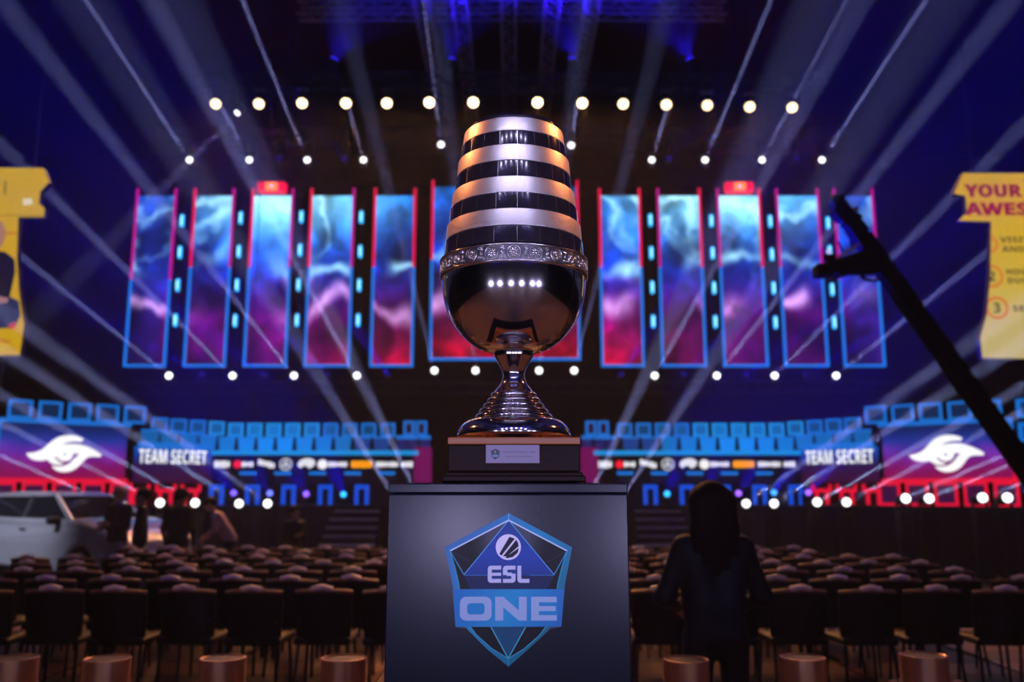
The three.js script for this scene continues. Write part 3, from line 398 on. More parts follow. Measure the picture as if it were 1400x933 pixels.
// ---------------------------------------------------------------- the trophy
{
  const TZ = 1.92, cx = at(702.5, 560, TZ).x, base = pTop;
  const t = thing('trophy_cup', 'tall silver and black banded trophy cup on a dark wooden block', 'trophy', [cx, base, -TZ * K]);
  const woodTex = canvas(512, 256, (c, w, h) => { c.fillStyle = '#fff'; c.fillRect(0, 0, w, h); for (let k = 0; k < 300; k++) { const y = rnd() * h; c.strokeStyle = `rgba(40,10,0,${0.1 + rnd() * 0.25})`; c.lineWidth = 0.5 + rnd() * 1.6; c.beginPath(); c.moveTo(0, y); c.bezierCurveTo(w / 3, y + rnd() * 10 - 5, (2 * w) / 3, y + rnd() * 10 - 5, w, y); c.stroke(); } });
  const wood = mat(0.022, 0.008, 0.006, 0.45, { map: woodTex, specularIntensity: 0.16 }), pale = mat(0.5, 0.16, 0.035, 0.4, { map: woodTex });
  const bz = 1.765, yAt = (y) => at(702, y, bz).y - base, y1 = yAt(645), y2 = yAt(607), y3 = yAt(597), w0 = at(801, 655, bz).x - at(603, 655, bz).x, w1 = at(795, 620, bz).x - at(612, 620, bz).x;
  const blk = part('wooden_block', rbox(w1, y2 - y1, w1, 0.004, 0, (y1 + y2) / 2, 0), wood, t);
  part('plinth_step', merge([rbox(w0, y1 - 0.008, w0, 0.004, 0, (y1 - 0.008) / 2, 0), rbox(w0 - 0.012, 0.01, w0 - 0.012, 0.003, 0, y1 - 0.006, 0)]), wood, t);
  part('wooden_top', rbox(w1 + 0.002, y3 - y2, w1 + 0.002, 0.003, 0, (y2 + y3) / 2, 0), pale, t);
  // plaque
  const plaqueArt = canvas(640, 256, (c, w, h) => {
    c.fillStyle = '#c9bcd8'; c.fillRect(0, 0, w, h); c.textBaseline = 'middle';
    const sx = (x) => ((x - 283) / 865) * w, sy = (y) => ((y - 55) / 330) * h, poly = (pts, f) => { c.fillStyle = f; c.beginPath(); pts.forEach(([x, y], i) => (i ? c.lineTo(sx(x), sy(y)) : c.moveTo(sx(x), sy(y)))); c.fill(); };
    poly([[435, 125], [508, 160], [500, 230], [480, 285], [435, 325], [390, 285], [370, 230], [362, 160]], '#12244e');
    poly([[362, 232], [508, 232], [503, 275], [368, 275]], '#4a92d0'); c.fillStyle = '#fff'; c.font = 'bold 27px sans-serif'; c.textAlign = 'center'; c.fillText('ONE', sx(435), sy(254)); c.font = 'bold 16px sans-serif'; c.fillText('ESL', sx(435), sy(205)); c.beginPath(); c.arc(sx(435), sy(172), 9, 0, 7); c.fill();
    c.fillStyle = '#3a2a4c'; c.font = '33px sans-serif'; c.fillText('ESL One Birmingham 2018', sx(812), sy(182), 400); c.fillText('Dota 2 Championship', sx(812), sy(264), 330);
  });
  const q0 = at(664, 608, bz), q1 = at(738, 633, bz), pw = q1.x - q0.x, ph = q0.y - q1.y;
  part('plaque', box(pw, ph, 0.002, (q0.x + q1.x) / 2 - cx, (q0.y + q1.y) / 2 - base, w1 / 2 + 0.001), mat(0.32, 0.3, 0.34, 0.4, { map: plaqueArt, metalness: 0.0 }), t).userData.label = 'pale engraved plaque with two lines of text';
  // lathe profiles from the outline: pixel edge -> radius and height
  const pr = (x, y) => { const p = at(x, y, TZ); const r = cx - p.x; return new THREE.Vector2(r, p.y - base - 0.009 * Math.max(0, Math.min(1, (482 - y) / 80)) - 0.009 * Math.max(0, Math.min(1, (370 - y) / 190))); };
  const chrome = mat(0.9, 0.83, 0.83, 0.085, { metalness: 1 });
  const lathe = (pts, seg = 128) => new THREE.LatheGeometry(pts, seg);
  const smooth = (list, n) => new THREE.SplineCurve(list.map(([x, y]) => pr(x, y))).getPoints(n);
  const foot = [new THREE.Vector2(0.001, y3), new THREE.Vector2(pr(625, 597).x, y3)];
  part('foot', lathe([...foot, ...smooth([[625, 593.6], [628, 586], [637, 577], [647, 573.5]], 14)]), chrome, t);
  const rings = [];
  for (const [x, y] of [[650.5, 570.5], [656, 563], [661.5, 555.8], [667, 548.5], [672, 541]]) { const p = pr(x, y), r = 0.0062; for (let k = 0; k <= 8; k++) { const a = -Math.PI / 2 + (Math.PI * k) / 8; rings.push(new THREE.Vector2(p.x - 0.004 + r * Math.cos(a), p.y + r * Math.sin(a))); } }
  part('stepped_rings', lathe([pr(647, 573.5), ...rings, pr(676, 536)]), chrome, t);
  part('stem', lathe(smooth([[676, 536], [679, 532], [684.5, 525], [687.6, 514], [686, 506], [680, 495], [676.5, 489]], 28)), chrome, t);
  part('collar', lathe([pr(676.5, 489), pr(675.5, 488), pr(675, 480), pr(676, 477.5), pr(690, 477)]), chrome, t);
  part('bowl', lathe(smooth([[690, 483.5], [674.8, 482.5], [661, 479], [646.5, 471.5], [630, 456], [616, 435.5], [608, 412], [604.8, 390], [604.6, 372]], 48)), chrome, t);
  // ornate band
  const b0 = pr(602.6, 378), b1 = pr(603.6, 355), R = (b0.x + b1.x) / 2 + 0.0015, bh = b1.y - b0.y, by = (b0.y + b1.y) / 2;
  const oxid = mat(0.2, 0.19, 0.2, 0.3, { metalness: 0.9 }), silver = mat(0.85, 0.8, 0.78, 0.16, { metalness: 1 });
  const ob = part('ornate_band', lathe([new THREE.Vector2(R - 0.006, b0.y), new THREE.Vector2(R - 0.001, b0.y + 0.002), new THREE.Vector2(R - 0.001, b1.y - 0.002), new THREE.Vector2(R - 0.006, b1.y)]), oxid, t);
  for (const y of [b0.y + 0.002, b1.y - 0.0015]) part('bead', new THREE.TorusGeometry(R + 0.0002, 0.0021, 8, 128).rotateX(Math.PI / 2).translate(0, y, 0), silver, ob);
  const mr = bh * 0.36, med = [new THREE.TorusGeometry(mr, 0.0013, 6, 24), new THREE.TorusGeometry(mr * 0.74, 0.0007, 5, 20), new THREE.SphereGeometry(mr * 0.2, 8, 6).scale(1, 1, 0.5)];
  for (let k = 0; k < 10; k++) med.push(new THREE.SphereGeometry(mr * 0.17, 6, 4).scale(1.7, 0.7, 0.5).translate(mr * 0.46, 0, 0).rotateZ((k * Math.PI) / 5));
  const scroll = []; for (const [sx, sy] of [[-1, 1], [1, 1], [-1, -1], [1, -1]]) { scroll.push(new THREE.TorusGeometry(mr * 0.3, 0.0009, 5, 12, 4.4).rotateZ(sx * sy * 0.9).translate(sx * mr * 0.22, sy * mr * 0.72, 0)); scroll.push(new THREE.SphereGeometry(mr * 0.15, 6, 4).translate(sx * mr * 0.2, sy * mr * 0.68, 0)); }
  scroll.push(new THREE.SphereGeometry(mr * 0.2, 6, 4).scale(0.5, 1.6, 0.5), new THREE.TorusGeometry(mr * 0.25, 0.0007, 5, 10));
  const medG = merge(med), scrG = merge(scroll), N = 22;
  for (let k = 0; k < N; k++) {
    const a = (k * 2 * Math.PI) / N, m = part('medallion', medG, silver, ob); m.position.set(R * Math.sin(a), by, R * Math.cos(a)); m.rotation.y = a;
    const b = a + Math.PI / N, s = part('filigree', scrG, silver, ob); s.position.set(R * Math.sin(b), by, R * Math.cos(b)); s.rotation.y = b;
  }
  // bands
  const brushMap = gray(1024, 128, (x, y) => 0.62 + 0.14 * (noise(x * 0.1, y * 1.7) - 0.5) + 0.1 * (noise(x * 0.02, y * 0.9 + 40) - 0.5));
  brushMap.repeat.set(2, 1);
  const brushed = mat(0.88, 0.82, 0.8, 0.62, { metalness: 1, roughnessMap: brushMap, bumpMap: brushMap, bumpScale: 0.00001, anisotropy: 0.4 });
  const onyx = mat(0.02, 0.014, 0.02, 0.12, { clearcoat: 1, clearcoatRoughness: 0.05, metalness: 0.2 }), seam = mat(0.7, 0.66, 0.6, 0.2, { metalness: 1 });
  const bandList = [['s', [609.6, 329.5], [611.4, 307]], ['s', [617.4, 284], [619.4, 262.4]], ['s', [625, 239.5], [627, 217.8]], ['s', [632.6, 197.5], [635, 179]], ['d', [606.8, 352], [608.8, 330]], ['d', [614.2, 306.5], [616, 284.5]], ['d', [622.6, 262], [624.4, 240]], ['d', [629.6, 217.5], [631.4, 198]]];
  bandList.forEach(([kind, lo, hi], n) => {
    const a = pr(...lo), b = pr(...hi), e = 0.0014, m = part(kind === 's' ? 'silver_band' : 'black_band', lathe([new THREE.Vector2(a.x - 0.012, a.y), new THREE.Vector2(a.x - e, a.y), new THREE.Vector2(a.x, a.y + e), new THREE.Vector2(b.x, b.y - e), new THREE.Vector2(b.x - e, b.y), new THREE.Vector2(b.x - 0.012, b.y)], 160), kind === 's' ? brushed : onyx, t);
    if (kind === 'd') for (let k = 0; k < 20; k++) { const q = ((k + 0.06 + 0.02 * n) * 2 * Math.PI) / 20; part('seam', box(0.0012, b.y - a.y - 0.002, 0.0012, 0, 0, 0).rotateX(-Math.atan2(a.x - b.x, b.y - a.y)).translate(0, (a.y + b.y) / 2, (a.x + b.x) / 2).rotateY(q), seam, m); }
  });
  const ra = pr(635.5, 179), rb = pr(638.5, 175);
  part('rim', lathe([new THREE.Vector2(ra.x - 0.01, ra.y - 0.001), ra, new THREE.Vector2(rb.x, rb.y + 0.004), new THREE.Vector2(rb.x - 0.008, rb.y + 0.009), new THREE.Vector2(0.001, rb.y + 0.009)]), onyx, t);
}

// ---------------------------------------------------------------- bronze lamps along the riser edge
{
  const bronze = mat(0.72, 0.4, 0.25, 0.34, { metalness: 0.8 }), body = new THREE.LatheGeometry([[0.09, 0.335], [0.094, 0.345], [0.1, 0.343], [0.1, 0.235], [0.106, 0.232], [0.106, 0.22], [0.1, 0.216], [0.1, 0.06], [0.085, 0.045], [0.001, 0.045]].map((q) => new THREE.Vector2(...q)), 40);
  const clips = merge(Array.from({ length: 12 }, (_, k) => box(0.02, 0.014, 0.012, 0, 0.205, 0.103).rotateY((k * Math.PI) / 6)));
  const yoke = merge([box(0.012, 0.19, 0.035, -0.122, 0.125), box(0.012, 0.19, 0.035, 0.122, 0.125), box(0.256, 0.012, 0.035, 0, 0.036), box(0.12, 0.03, 0.1, 0, 0.015)]);
  const knob = merge([cyl(0.022, 0.022, 0.028, 12).rotateZ(Math.PI / 2).translate(-0.14, 0.215, 0), cyl(0.022, 0.022, 0.028, 12).rotateZ(Math.PI / 2).translate(0.14, 0.215, 0)]);
  for (const [x, y] of [[20, 899], [147, 900], [305, 899], [470, 899], [938, 901], [1097, 898], [1262, 895]]) {
    const p = at(x, y, 3.55), t = thing('par_can_lamp', 'unlit bronze cylindrical stage lamp in a yoke along the riser edge', 'stage lamp', [p.x, p.y - 0.345, -3.55 * K], 'bronze lamps along the riser edge');
    part('can', body, bronze, t); part('vent_cap', cyl(0.092, 0.092, 0.01, 32).translate(0, 0.333, 0), M.black, t); part('clips', clips, bronze, t); part('yoke', yoke, M.black, t); part('knobs', knob, mat(0.45, 0.3, 0.26, 0.4), t);
    part('stand', box(0.1, p.y - 0.345 - 0.59, 0.1, 0, -(p.y - 0.345 - 0.59) / 2, 0), M.black, t);
  }
}

// ---------------------------------------------------------------- audience chairs
{
  const shell = mat(0.005, 0.0045, 0.0045, 0.55, { specularIntensity: 0.6 }), rim = mat(0.2, 0.09, 0.055, 0.4), glint_grip = mat(0.9, 0.76, 0.76, 0.3), leg = mat(0.015, 0.015, 0.018, 0.4, { metalness: 0.5 });  // brown of the top rail stands for warm lamp light on black plastic
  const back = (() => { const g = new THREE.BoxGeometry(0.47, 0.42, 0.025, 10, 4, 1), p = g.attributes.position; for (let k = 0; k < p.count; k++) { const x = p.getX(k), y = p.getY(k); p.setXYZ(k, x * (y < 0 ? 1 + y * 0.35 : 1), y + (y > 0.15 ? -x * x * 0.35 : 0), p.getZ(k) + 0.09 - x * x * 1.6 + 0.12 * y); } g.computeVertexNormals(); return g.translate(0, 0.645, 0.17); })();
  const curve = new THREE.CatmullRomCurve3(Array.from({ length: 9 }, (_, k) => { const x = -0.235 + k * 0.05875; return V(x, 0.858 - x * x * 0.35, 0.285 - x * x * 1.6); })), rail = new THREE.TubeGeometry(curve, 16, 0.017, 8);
  const glintGripG = new THREE.TubeGeometry(new THREE.CatmullRomCurve3([-0.085, -0.05, 0, 0.05, 0.085].map((x) => V(x, 0.872 + (0.085 - Math.abs(x)) * 0.22, 0.287 - x * x * 1.6))), 12, 0.021, 8);  // raised pale pink bar paints in the glint at the rail centre
  const seat = new RoundedBoxGeometry(0.47, 0.06, 0.45, 3, 0.025).translate(0, 0.45, 0);
  const proto = new THREE.Group(); proto.name = 'audience_chair';
  part('seat', seat, shell, proto); const bk = part('backrest', back, shell, proto); part('top_rail', rail, rim, bk); part('glint_grip', glintGripG, glint_grip, bk);
  for (const sx of [-1, 1]) { part('leg', bar(V(sx * 0.2, 0.43, -0.19), V(sx * 0.22, 0, -0.21), 0.013), leg, proto); part('leg', bar(V(sx * 0.2, 0.43, 0.17), V(sx * 0.22, 0, 0.24), 0.013), leg, proto); part('upright', bar(V(sx * 0.18, 0.43, 0.16), V(sx * 0.19, 0.62, 0.21), 0.013), leg, proto); }
  const rowName = ['row nearest the riser', 'second row from the riser', 'third row from the riser', 'fourth row from the riser', 'fifth row from the riser', 'sixth row from the riser', 'row nearest the stage'];
  for (let r = 0; r < 7; r++) {
    const z = (-6.75 - 0.8 * r) * K;
    for (let k = -13; k < 10; k++) {
      const x = k * 0.56 + 0.1 * Math.sin(r * 2.1) + 0.12, p = V(x, 0.87, z), px = seenX(p);
      if (px < -45 || px > 1440 || (px > 548 && px < 842) || x > 4.75 - (r > 4 ? 0.4 : 0) || (r > 3 && x < -6.1) || (r > 4 && x < -5.5)) continue;
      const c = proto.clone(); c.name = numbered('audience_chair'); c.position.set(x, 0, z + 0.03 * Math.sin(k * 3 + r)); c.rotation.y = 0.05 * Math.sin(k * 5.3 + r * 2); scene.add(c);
      c.userData = { label: `black curved-back chair in the ${rowName[r]}, ${px < 700 ? 'car' : 'crane'} side of podium`, category: 'chair', group: `chairs in the ${rowName[r]}, ${px < 700 ? 'car' : 'crane'} side` };
    }
  }
}

// ---------------------------------------------------------------- silver car on a low plinth
{
  const depth = 14, psi = 27 * deg, c0 = at(98, 740, depth), t = thing('car', 'silver hatchback car parked beside the stage below the emblem screen', 'car', [c0.x, 0.18, -depth * K]);
  t.rotation.y = -psi;
  const pl = struct('floor_car_plinth', cyl(2.5, 2.5, 0.18, 64).translate(c0.x, 0.09, -depth * K), M.black);
  const paint = mat(0.62, 0.63, 0.68, 0.22, { metalness: 0.5, clearcoat: 1, clearcoatRoughness: 0.06 }), glass = mat(0.01, 0.012, 0.016, 0.06, { clearcoat: 1 }), tyre = mat(0.015, 0.015, 0.016, 0.8), rimM = mat(0.4, 0.4, 0.42, 0.3, { metalness: 1 });
  // x forward, y up; body side profile with wheel arches, smooth waist
  const s = new THREE.Shape(); s.moveTo(-2.12, 0.32); s.lineTo(-1.78, 0.25); s.absarc(-1.36, 0.31, 0.37, Math.PI, 0, true); s.lineTo(0.96, 0.24); s.absarc(1.34, 0.31, 0.37, Math.PI, 0, true); s.lineTo(2.05, 0.26); s.bezierCurveTo(2.2, 0.3, 2.22, 0.5, 2.14, 0.66); s.bezierCurveTo(2.0, 0.82, 1.5, 0.92, 1.0, 0.98); s.lineTo(-1.9, 1.0); s.bezierCurveTo(-2.12, 0.98, -2.18, 0.8, -2.17, 0.6); s.closePath();
  const bg = new THREE.ExtrudeGeometry(s, { depth: 1.56, bevelEnabled: true, bevelThickness: 0.1, bevelSize: 0.07, bevelSegments: 5, curveSegments: 20 }).translate(0, 0, -0.78);
  const bp = bg.attributes.position; for (let k = 0; k < bp.count; k++) { const y = bp.getY(k), x = bp.getX(k); bp.setZ(k, bp.getZ(k) * (1 - 0.1 * Math.max(0, (Math.abs(x) - 1.5) / 0.7) ** 2 - 0.06 * Math.max(0, (y - 0.75) / 0.3))); } bg.computeVertexNormals();
  part('body', bg, paint, t);
  const P8 = (x, y, z) => V(x, y, z), cab = { A: [1.02, 0.98, 0.78], B: [0.28, 1.43, 0.56], C: [-1.35, 1.42, 0.54], D: [-1.98, 1.0, 0.76] };
  const quad = (a, b, c, d) => { const g = new THREE.BufferGeometry(); const v = [a, b, c, a, c, d].flatMap((p) => p.toArray()); g.setAttribute('position', new THREE.Float32BufferAttribute(v, 3)); g.setAttribute('uv', new THREE.Float32BufferAttribute(new Array(12).fill(0), 2)); g.computeVertexNormals(); return g; };
  const v = (k, sgn) => V(cab[k][0], cab[k][1], cab[k][2] * sgn);
  const cabin = part('cabin_glass', merge([quad(v('A', 1), v('A', -1), v('B', -1), v('B', 1)).scale(1, 1, 1), quad(v('D', -1), v('D', 1), v('C', 1), v('C', -1)), ...[1, -1].map((k) => (k > 0 ? quad(v('A', k), v('B', k), v('C', k), v('D', k)) : quad(v('D', k), v('C', k), v('B', k), v('A', k))))]), glass, t);
  const rp = new THREE.ExtrudeGeometry(new THREE.Shape([[0.34, 1.42], [0.0, 1.47], [-0.7, 1.485], [-1.3, 1.45], [-1.42, 1.41]].map((q) => new THREE.Vector2(...q))), { depth: 1.02, bevelEnabled: true, bevelThickness: 0.05, bevelSize: 0.02, bevelSegments: 3 }).translate(0, 0, -0.51);
  part('roof', rp, paint, t);
  for (const k of [1, -1]) {
    part('pillar', bar(v('A', k), v('B', k), 0.045, 8), paint, t); part('pillar', bar(v('C', k), v('D', k), 0.075, 8), paint, t);
    part('pillar', bar(V(-0.3, 0.98, 0.775 * k), V(-0.34, 1.43, 0.56 * k), 0.03, 8), M.black, t);
    part('side_mirror', rbox(0.14, 0.13, 0.2, 0.04, 0.72, 1.02, 0.92 * k), M.black, t);
    for (const x of [-0.15, -1.2]) part('door_handle', rbox(0.2, 0.035, 0.04, 0.012, x, 0.86, 0.845 * k), rimM, t);
    part('headlight', rbox(0.22, 0.14, 0.34, 0.05, 2.02, 0.7, 0.58 * k), mat(0.75, 0.78, 0.85, 0.1, { clearcoat: 1 }), t);
    for (const x of [-1.36, 1.34]) { const w = part('wheel', cyl(0.31, 0.31, 0.2, 28).rotateX(Math.PI / 2).translate(x, 0.31, 0.74 * k), tyre, t); part('hub', cyl(0.2, 0.2, 0.02, 20).rotateX(Math.PI / 2).translate(x, 0.31, 0.85 * k), rimM, w); }
  }
  part('grille', rbox(0.06, 0.2, 0.9, 0.02, 2.18, 0.52, 0), M.black, t); part('number_plate', rbox(0.03, 0.1, 0.46, 0.01, 2.23, 0.42, 0), mat(0.5, 0.5, 0.5, 0.5), t);
}

// ---------------------------------------------------------------- people
const sdCap = (p, a, b, ra, rb) => { const abx = b[0] - a[0], aby = b[1] - a[1], abz = b[2] - a[2], px = p[0] - a[0], py = p[1] - a[1], pz = p[2] - a[2]; const h = Math.max(0, Math.min(1, (px * abx + py * aby + pz * abz) / (abx * abx + aby * aby + abz * abz + 1e-9))); return Math.hypot(px - abx * h, py - aby * h, pz - abz * h) - (ra + (rb - ra) * h); };
const smin = (a, b, k) => { const h = Math.max(k - Math.abs(a - b), 0) / k; return Math.min(a, b) - h * h * k * 0.25; };
function blobMesh(bones, lo, hi, res, k, extra) {
  const mc = new MarchingCubes(res, new THREE.MeshBasicMaterial(), false, false, 120000), c = lo.map((v, i) => (v + hi[i]) / 2), half = Math.max(...lo.map((v, i) => (hi[i] - v) / 2)) * 1.04;
  mc.isolation = 0;
  const step = 2 / res, caps = bones.map((b) => ({ b, lo: [0, 1, 2].map((i) => Math.min(b[0][i], b[1][i]) - Math.max(b[2], b[3]) - 0.1), hi: [0, 1, 2].map((i) => Math.max(b[0][i], b[1][i]) + Math.max(b[2], b[3]) + 0.1) }));
  for (let z = 0; z < res; z++) for (let y = 0; y < res; y++) for (let x = 0; x < res; x++) {
    const p = [c[0] + half * (x * step - 1), c[1] + half * (y * step - 1), c[2] + half * (z * step - 1)]; let d = 1;
    for (const { b, lo: l, hi: h } of caps) if (p[0] > l[0] && p[0] < h[0] && p[1] > l[1] && p[1] < h[1] && p[2] > l[2] && p[2] < h[2]) d = smin(d, sdCap(p, ...b), k);
    mc.field[(z * res + y) * res + x] = -d;
  }
  mc.update();
  let g = new THREE.BufferGeometry(); g.setAttribute('position', new THREE.BufferAttribute(mc.positionArray.slice(0, mc.count * 3), 3));
  g.scale(half, half, half).translate(...c); g = mergeVertices(g, 1e-4); g.computeVertexNormals(); return g;
}
function person({ name = 'person', label, pos, turn = 0, h = 1.74, arms, hair, colors, lean = 0, long = false, woman = false, glasses = false, group, res = 72, legs }) {
  const k = h / 1.74, t = thing(name, label, 'person', pos, group); t.rotation.y = turn; t.scale.setScalar(k);
  const sw = woman ? 0.165 : 0.195, L = [[-0.095, 0.92, 0], [-0.1, 0.5, 0.02], [-0.1, 0.08, -0.01]], A = arms ?? [[[-sw - 0.06, 1.14, -0.02], [-sw - 0.05, 0.9, 0.06]], [[sw + 0.06, 1.14, -0.02], [sw + 0.05, 0.9, 0.06]]];
  const tilt = (p) => { const y = p[1] - 0.95; return y > 0 ? [p[0], 0.95 + y * Math.cos(lean), p[2] + y * Math.sin(lean)] : p; };
  const bones = [], add = (a, b, ra, rb) => bones.push([tilt(a), tilt(b), ra, rb]);
  for (const s of [-1, 1]) {
    const m = (p) => [p[0] * -s, p[1], p[2]];
    add(m(L[0]), m(L[1]), 0.085, 0.06); add(m(L[1]), m(L[2]), 0.06, 0.042); add(m([-0.1, 0.045, -0.03]), m([-0.11, 0.035, 0.15]), 0.045, 0.035);
    add([s * 0.05, 0.98, 0], [s * 0.06, 1.12, 0], 0.115, 0.1); add([s * 0.06, 1.12, 0], [s * sw * 0.55, 1.36, -0.01], 0.1, 0.095);
    const [el, wr] = A[s < 0 ? 0 : 1]; add([s * sw, 1.42, -0.01], el, 0.062, 0.048); add(el, wr, 0.045, 0.032);
  }
  add([-sw * 0.8, 1.42, -0.01], [sw * 0.8, 1.42, -0.01], 0.07, 0.07); add([0, 1.42, -0.01], [0, 1.56, 0.015], 0.058, 0.052);
  add([0, 1.64, 0.01], [0, 1.655, 0.0], 0.088, 0.092); add([0, 1.585, 0.055], [0, 1.6, 0.03], 0.05, 0.07);
  const body = blobMesh(bones, [-0.55, 0, -0.35], [0.55, 1.78, 0.75], res, 0.05);
  // head details and hands on their own finer grids
  const head = blobMesh([[[0, 1.655, 0.0], [0, 1.63, 0.02], 0.094, 0.08], [[0, 1.58, 0.05], [0, 1.6, 0.05], 0.042, 0.055], [[0, 1.66, 0.085], [0, 1.615, 0.108], 0.012, 0.016], [[-0.092, 1.64, -0.005], [-0.094, 1.61, 0], 0.014, 0.01], [[0.092, 1.64, -0.005], [0.094, 1.61, 0], 0.014, 0.01], [[-0.02, 1.578, 0.09], [0.02, 1.578, 0.09], 0.009, 0.009], [[-0.045, 1.668, 0.075], [0.045, 1.668, 0.075], 0.018, 0.018]].map(([a, b, c, d]) => [tilt(a), tilt(b), c, d]), [-0.13, tilt([0, 1.5, 0])[1] - 0.06, tilt([0, 1.6, 0])[2] - 0.16], [0.13, tilt([0, 1.76, 0])[1] + 0.05, tilt([0, 1.7, 0])[2] + 0.2], 48, 0.025);
  const hands = [-1, 1].map((s) => {
    const [el, wr] = A[s < 0 ? 0 : 1].map(tilt), d = V(...wr).sub(V(...el)).normalize(), side = V(s, 0, 0.2).addScaledVector(d, -d.dot(V(s, 0, 0.2))).normalize(), n = d.clone().cross(side), w = V(...wr), P = (f, a, b) => w.clone().addScaledVector(d, f).addScaledVector(n, a).addScaledVector(side, b).toArray(), hb = [[P(0, 0, 0), P(0.075, 0, 0), 0.028, 0.03]];
    [-0.03, -0.01, 0.01, 0.03].forEach((a, i) => { const l = [0.06, 0.075, 0.08, 0.065][i]; hb.push([P(0.07, a * 0.8, 0), P(0.095, a, 0), 0.011, 0.0095], [P(0.095, a, 0), P(0.095 + l * 0.5, a, -0.012), 0.0095, 0.009], [P(0.095 + l * 0.5, a, -0.012), P(0.095 + l * 0.8, a, -0.04), 0.009, 0.0075]); });
    hb.push([P(0.02, 0.025, 0), P(0.05, 0.055, -0.012), 0.012, 0.011], [P(0.05, 0.055, -0.012), P(0.085, 0.062, -0.028), 0.011, 0.009]);
    const c = P(0.08, 0, 0); return blobMesh(hb, c.map((q) => q - 0.13), c.map((q) => q + 0.13), 44, 0.012);
  });
  const g = mergeGeometries([body, head, ...hands]), ps = g.attributes.position, nb = body.attributes.position.count, nh = nb + head.attributes.position.count, col = new Float32Array(ps.count * 3), C = colors;
  for (let q = 0; q < ps.count; q++) {
    const y = ps.getY(q), x = ps.getX(q), z = ps.getZ(q); let c = C.top;
    if (q >= nh || (q >= nb && q < nh)) c = C.skin; else if (y > tilt([0, 1.5, 0])[1]) c = C.skin; else if (y < 0.1) c = C.shoe ?? [0.02, 0.02, 0.02]; else if (y < 0.93 && Math.abs(x) < 0.24 && z < 0.2) c = C.legs;
    col.set(c, q * 3);
  }
  g.setAttribute('color', new THREE.BufferAttribute(col, 3));
  part('body', g, new THREE.MeshStandardMaterial({ vertexColors: true, roughness: 0.7 }), t);
  if (hair) {
    const hb = [[[0, 1.69, -0.02], [0, 1.68, -0.03], 0.098, 0.1], [[-0.05, 1.7, 0.03], [0.05, 1.7, 0.03], 0.06, 0.06]];
    if (long) [[-0.085, 1.4], [-0.045, 1.33], [0, 1.3], [0.05, 1.34], [0.085, 1.42]].forEach(([x, y]) => hb.push([[x * 0.8, 1.67, -0.04], [x * 0.9, 1.52, -0.075], 0.062, 0.05], [[x * 0.9, 1.52, -0.075], [x * 1.3, y, -0.09], 0.05, 0.02]));
    part('hair', blobMesh(hb.map(([a, b, c, d]) => [tilt(a), tilt(b), c, d]), [-0.17, tilt([0, 1.26, 0])[1], -0.22 + tilt([0, 1.6, 0])[2]], [0.17, tilt([0, 1.8, 0])[1] + 0.03, 0.16 + tilt([0, 1.6, 0])[2]], 56, 0.04), mat(...hair, 0.7, { specularIntensity: 0.3 }), t);
  }
  if (glasses) part('sunglasses', merge([rbox(0.06, 0.035, 0.012, 0.005, -0.036, 1.645, 0.1), rbox(0.06, 0.035, 0.012, 0.005, 0.036, 1.645, 0.1), box(0.19, 0.006, 0.006, 0, 1.655, 0.093)]), M.black, t);
  return t;
}
{
  const blk = [0.012, 0.012, 0.014], skin = [0.45, 0.26, 0.18], dskin = [0.3, 0.17, 0.12];
  const wp = at(972, 700, 4.15);
  person({ label: 'person seen from behind with long dark reddish hair and a dark jacket', pos: [wp.x, 0, -4.15 * K], turn: Math.PI, h: 1.67, woman: true, long: true, hair: [0.012, 0.004, 0.003], res: 110, colors: { top: [0.003, 0.0035, 0.008], legs: [0.003, 0.003, 0.003], skin: dskin }, arms: [[[-0.27, 1.16, 0.02], [-0.16, 1.08, 0.24]], [[0.27, 1.16, 0.02], [0.16, 1.08, 0.24]]] });
  const put = (px, z) => { const p = at(px, 680, z); return [p.x, 0, -z * K]; };
  person({ label: 'bald person in sunglasses and a dark jacket standing in front of the silver car', pos: put(164, 11.95), turn: -0.5, h: 1.74, glasses: true, colors: { top: [0.03, 0.03, 0.034], legs: [0.2, 0.25, 0.32], skin }, arms: [[[-0.25, 1.15, 0.03], [-0.12, 1.12, 0.24]], [[0.25, 1.15, 0.03], [0.12, 1.18, 0.24]]] });
  person({ label: 'person in black standing next to the bald person near the car bonnet', pos: put(195, 12.0), turn: -1.2, h: 1.7, hair: [0.02, 0.015, 0.012], colors: { top: blk, legs: blk, skin: dskin } });
  person({ label: 'broad person in black facing the stage between the car and the stage steps', pos: put(247, 12.1), turn: Math.PI - 0.2, h: 1.69, hair: [0.012, 0.01, 0.01], colors: { top: blk, legs: blk, skin: dskin } });
  person({ label: 'person in a mauve top leaning forward near the stage lamps', pos: put(318, 12.8), turn: -1.45, h: 1.66, lean: 0.55, hair: [0.02, 0.012, 0.01], colors: { top: [0.3, 0.2, 0.24], legs: blk, skin }, arms: [[[-0.3, 1.2, 0.16], [-0.24, 1.05, 0.36]], [[0.28, 1.15, 0.1], [0.2, 1.0, 0.34]]] });
  person({ label: 'person in black with a bare forearm raised in front of the stage steps', pos: put(404, 12.7), turn: 0.9, h: 1.42, hair: [0.012, 0.01, 0.01], colors: { top: blk, legs: blk, skin: dskin }, arms: [[[-0.26, 1.12, 0.05], [-0.2, 1.2, 0.3]], [[0.26, 1.15, 0], [0.22, 0.92, 0.08]]] });
}

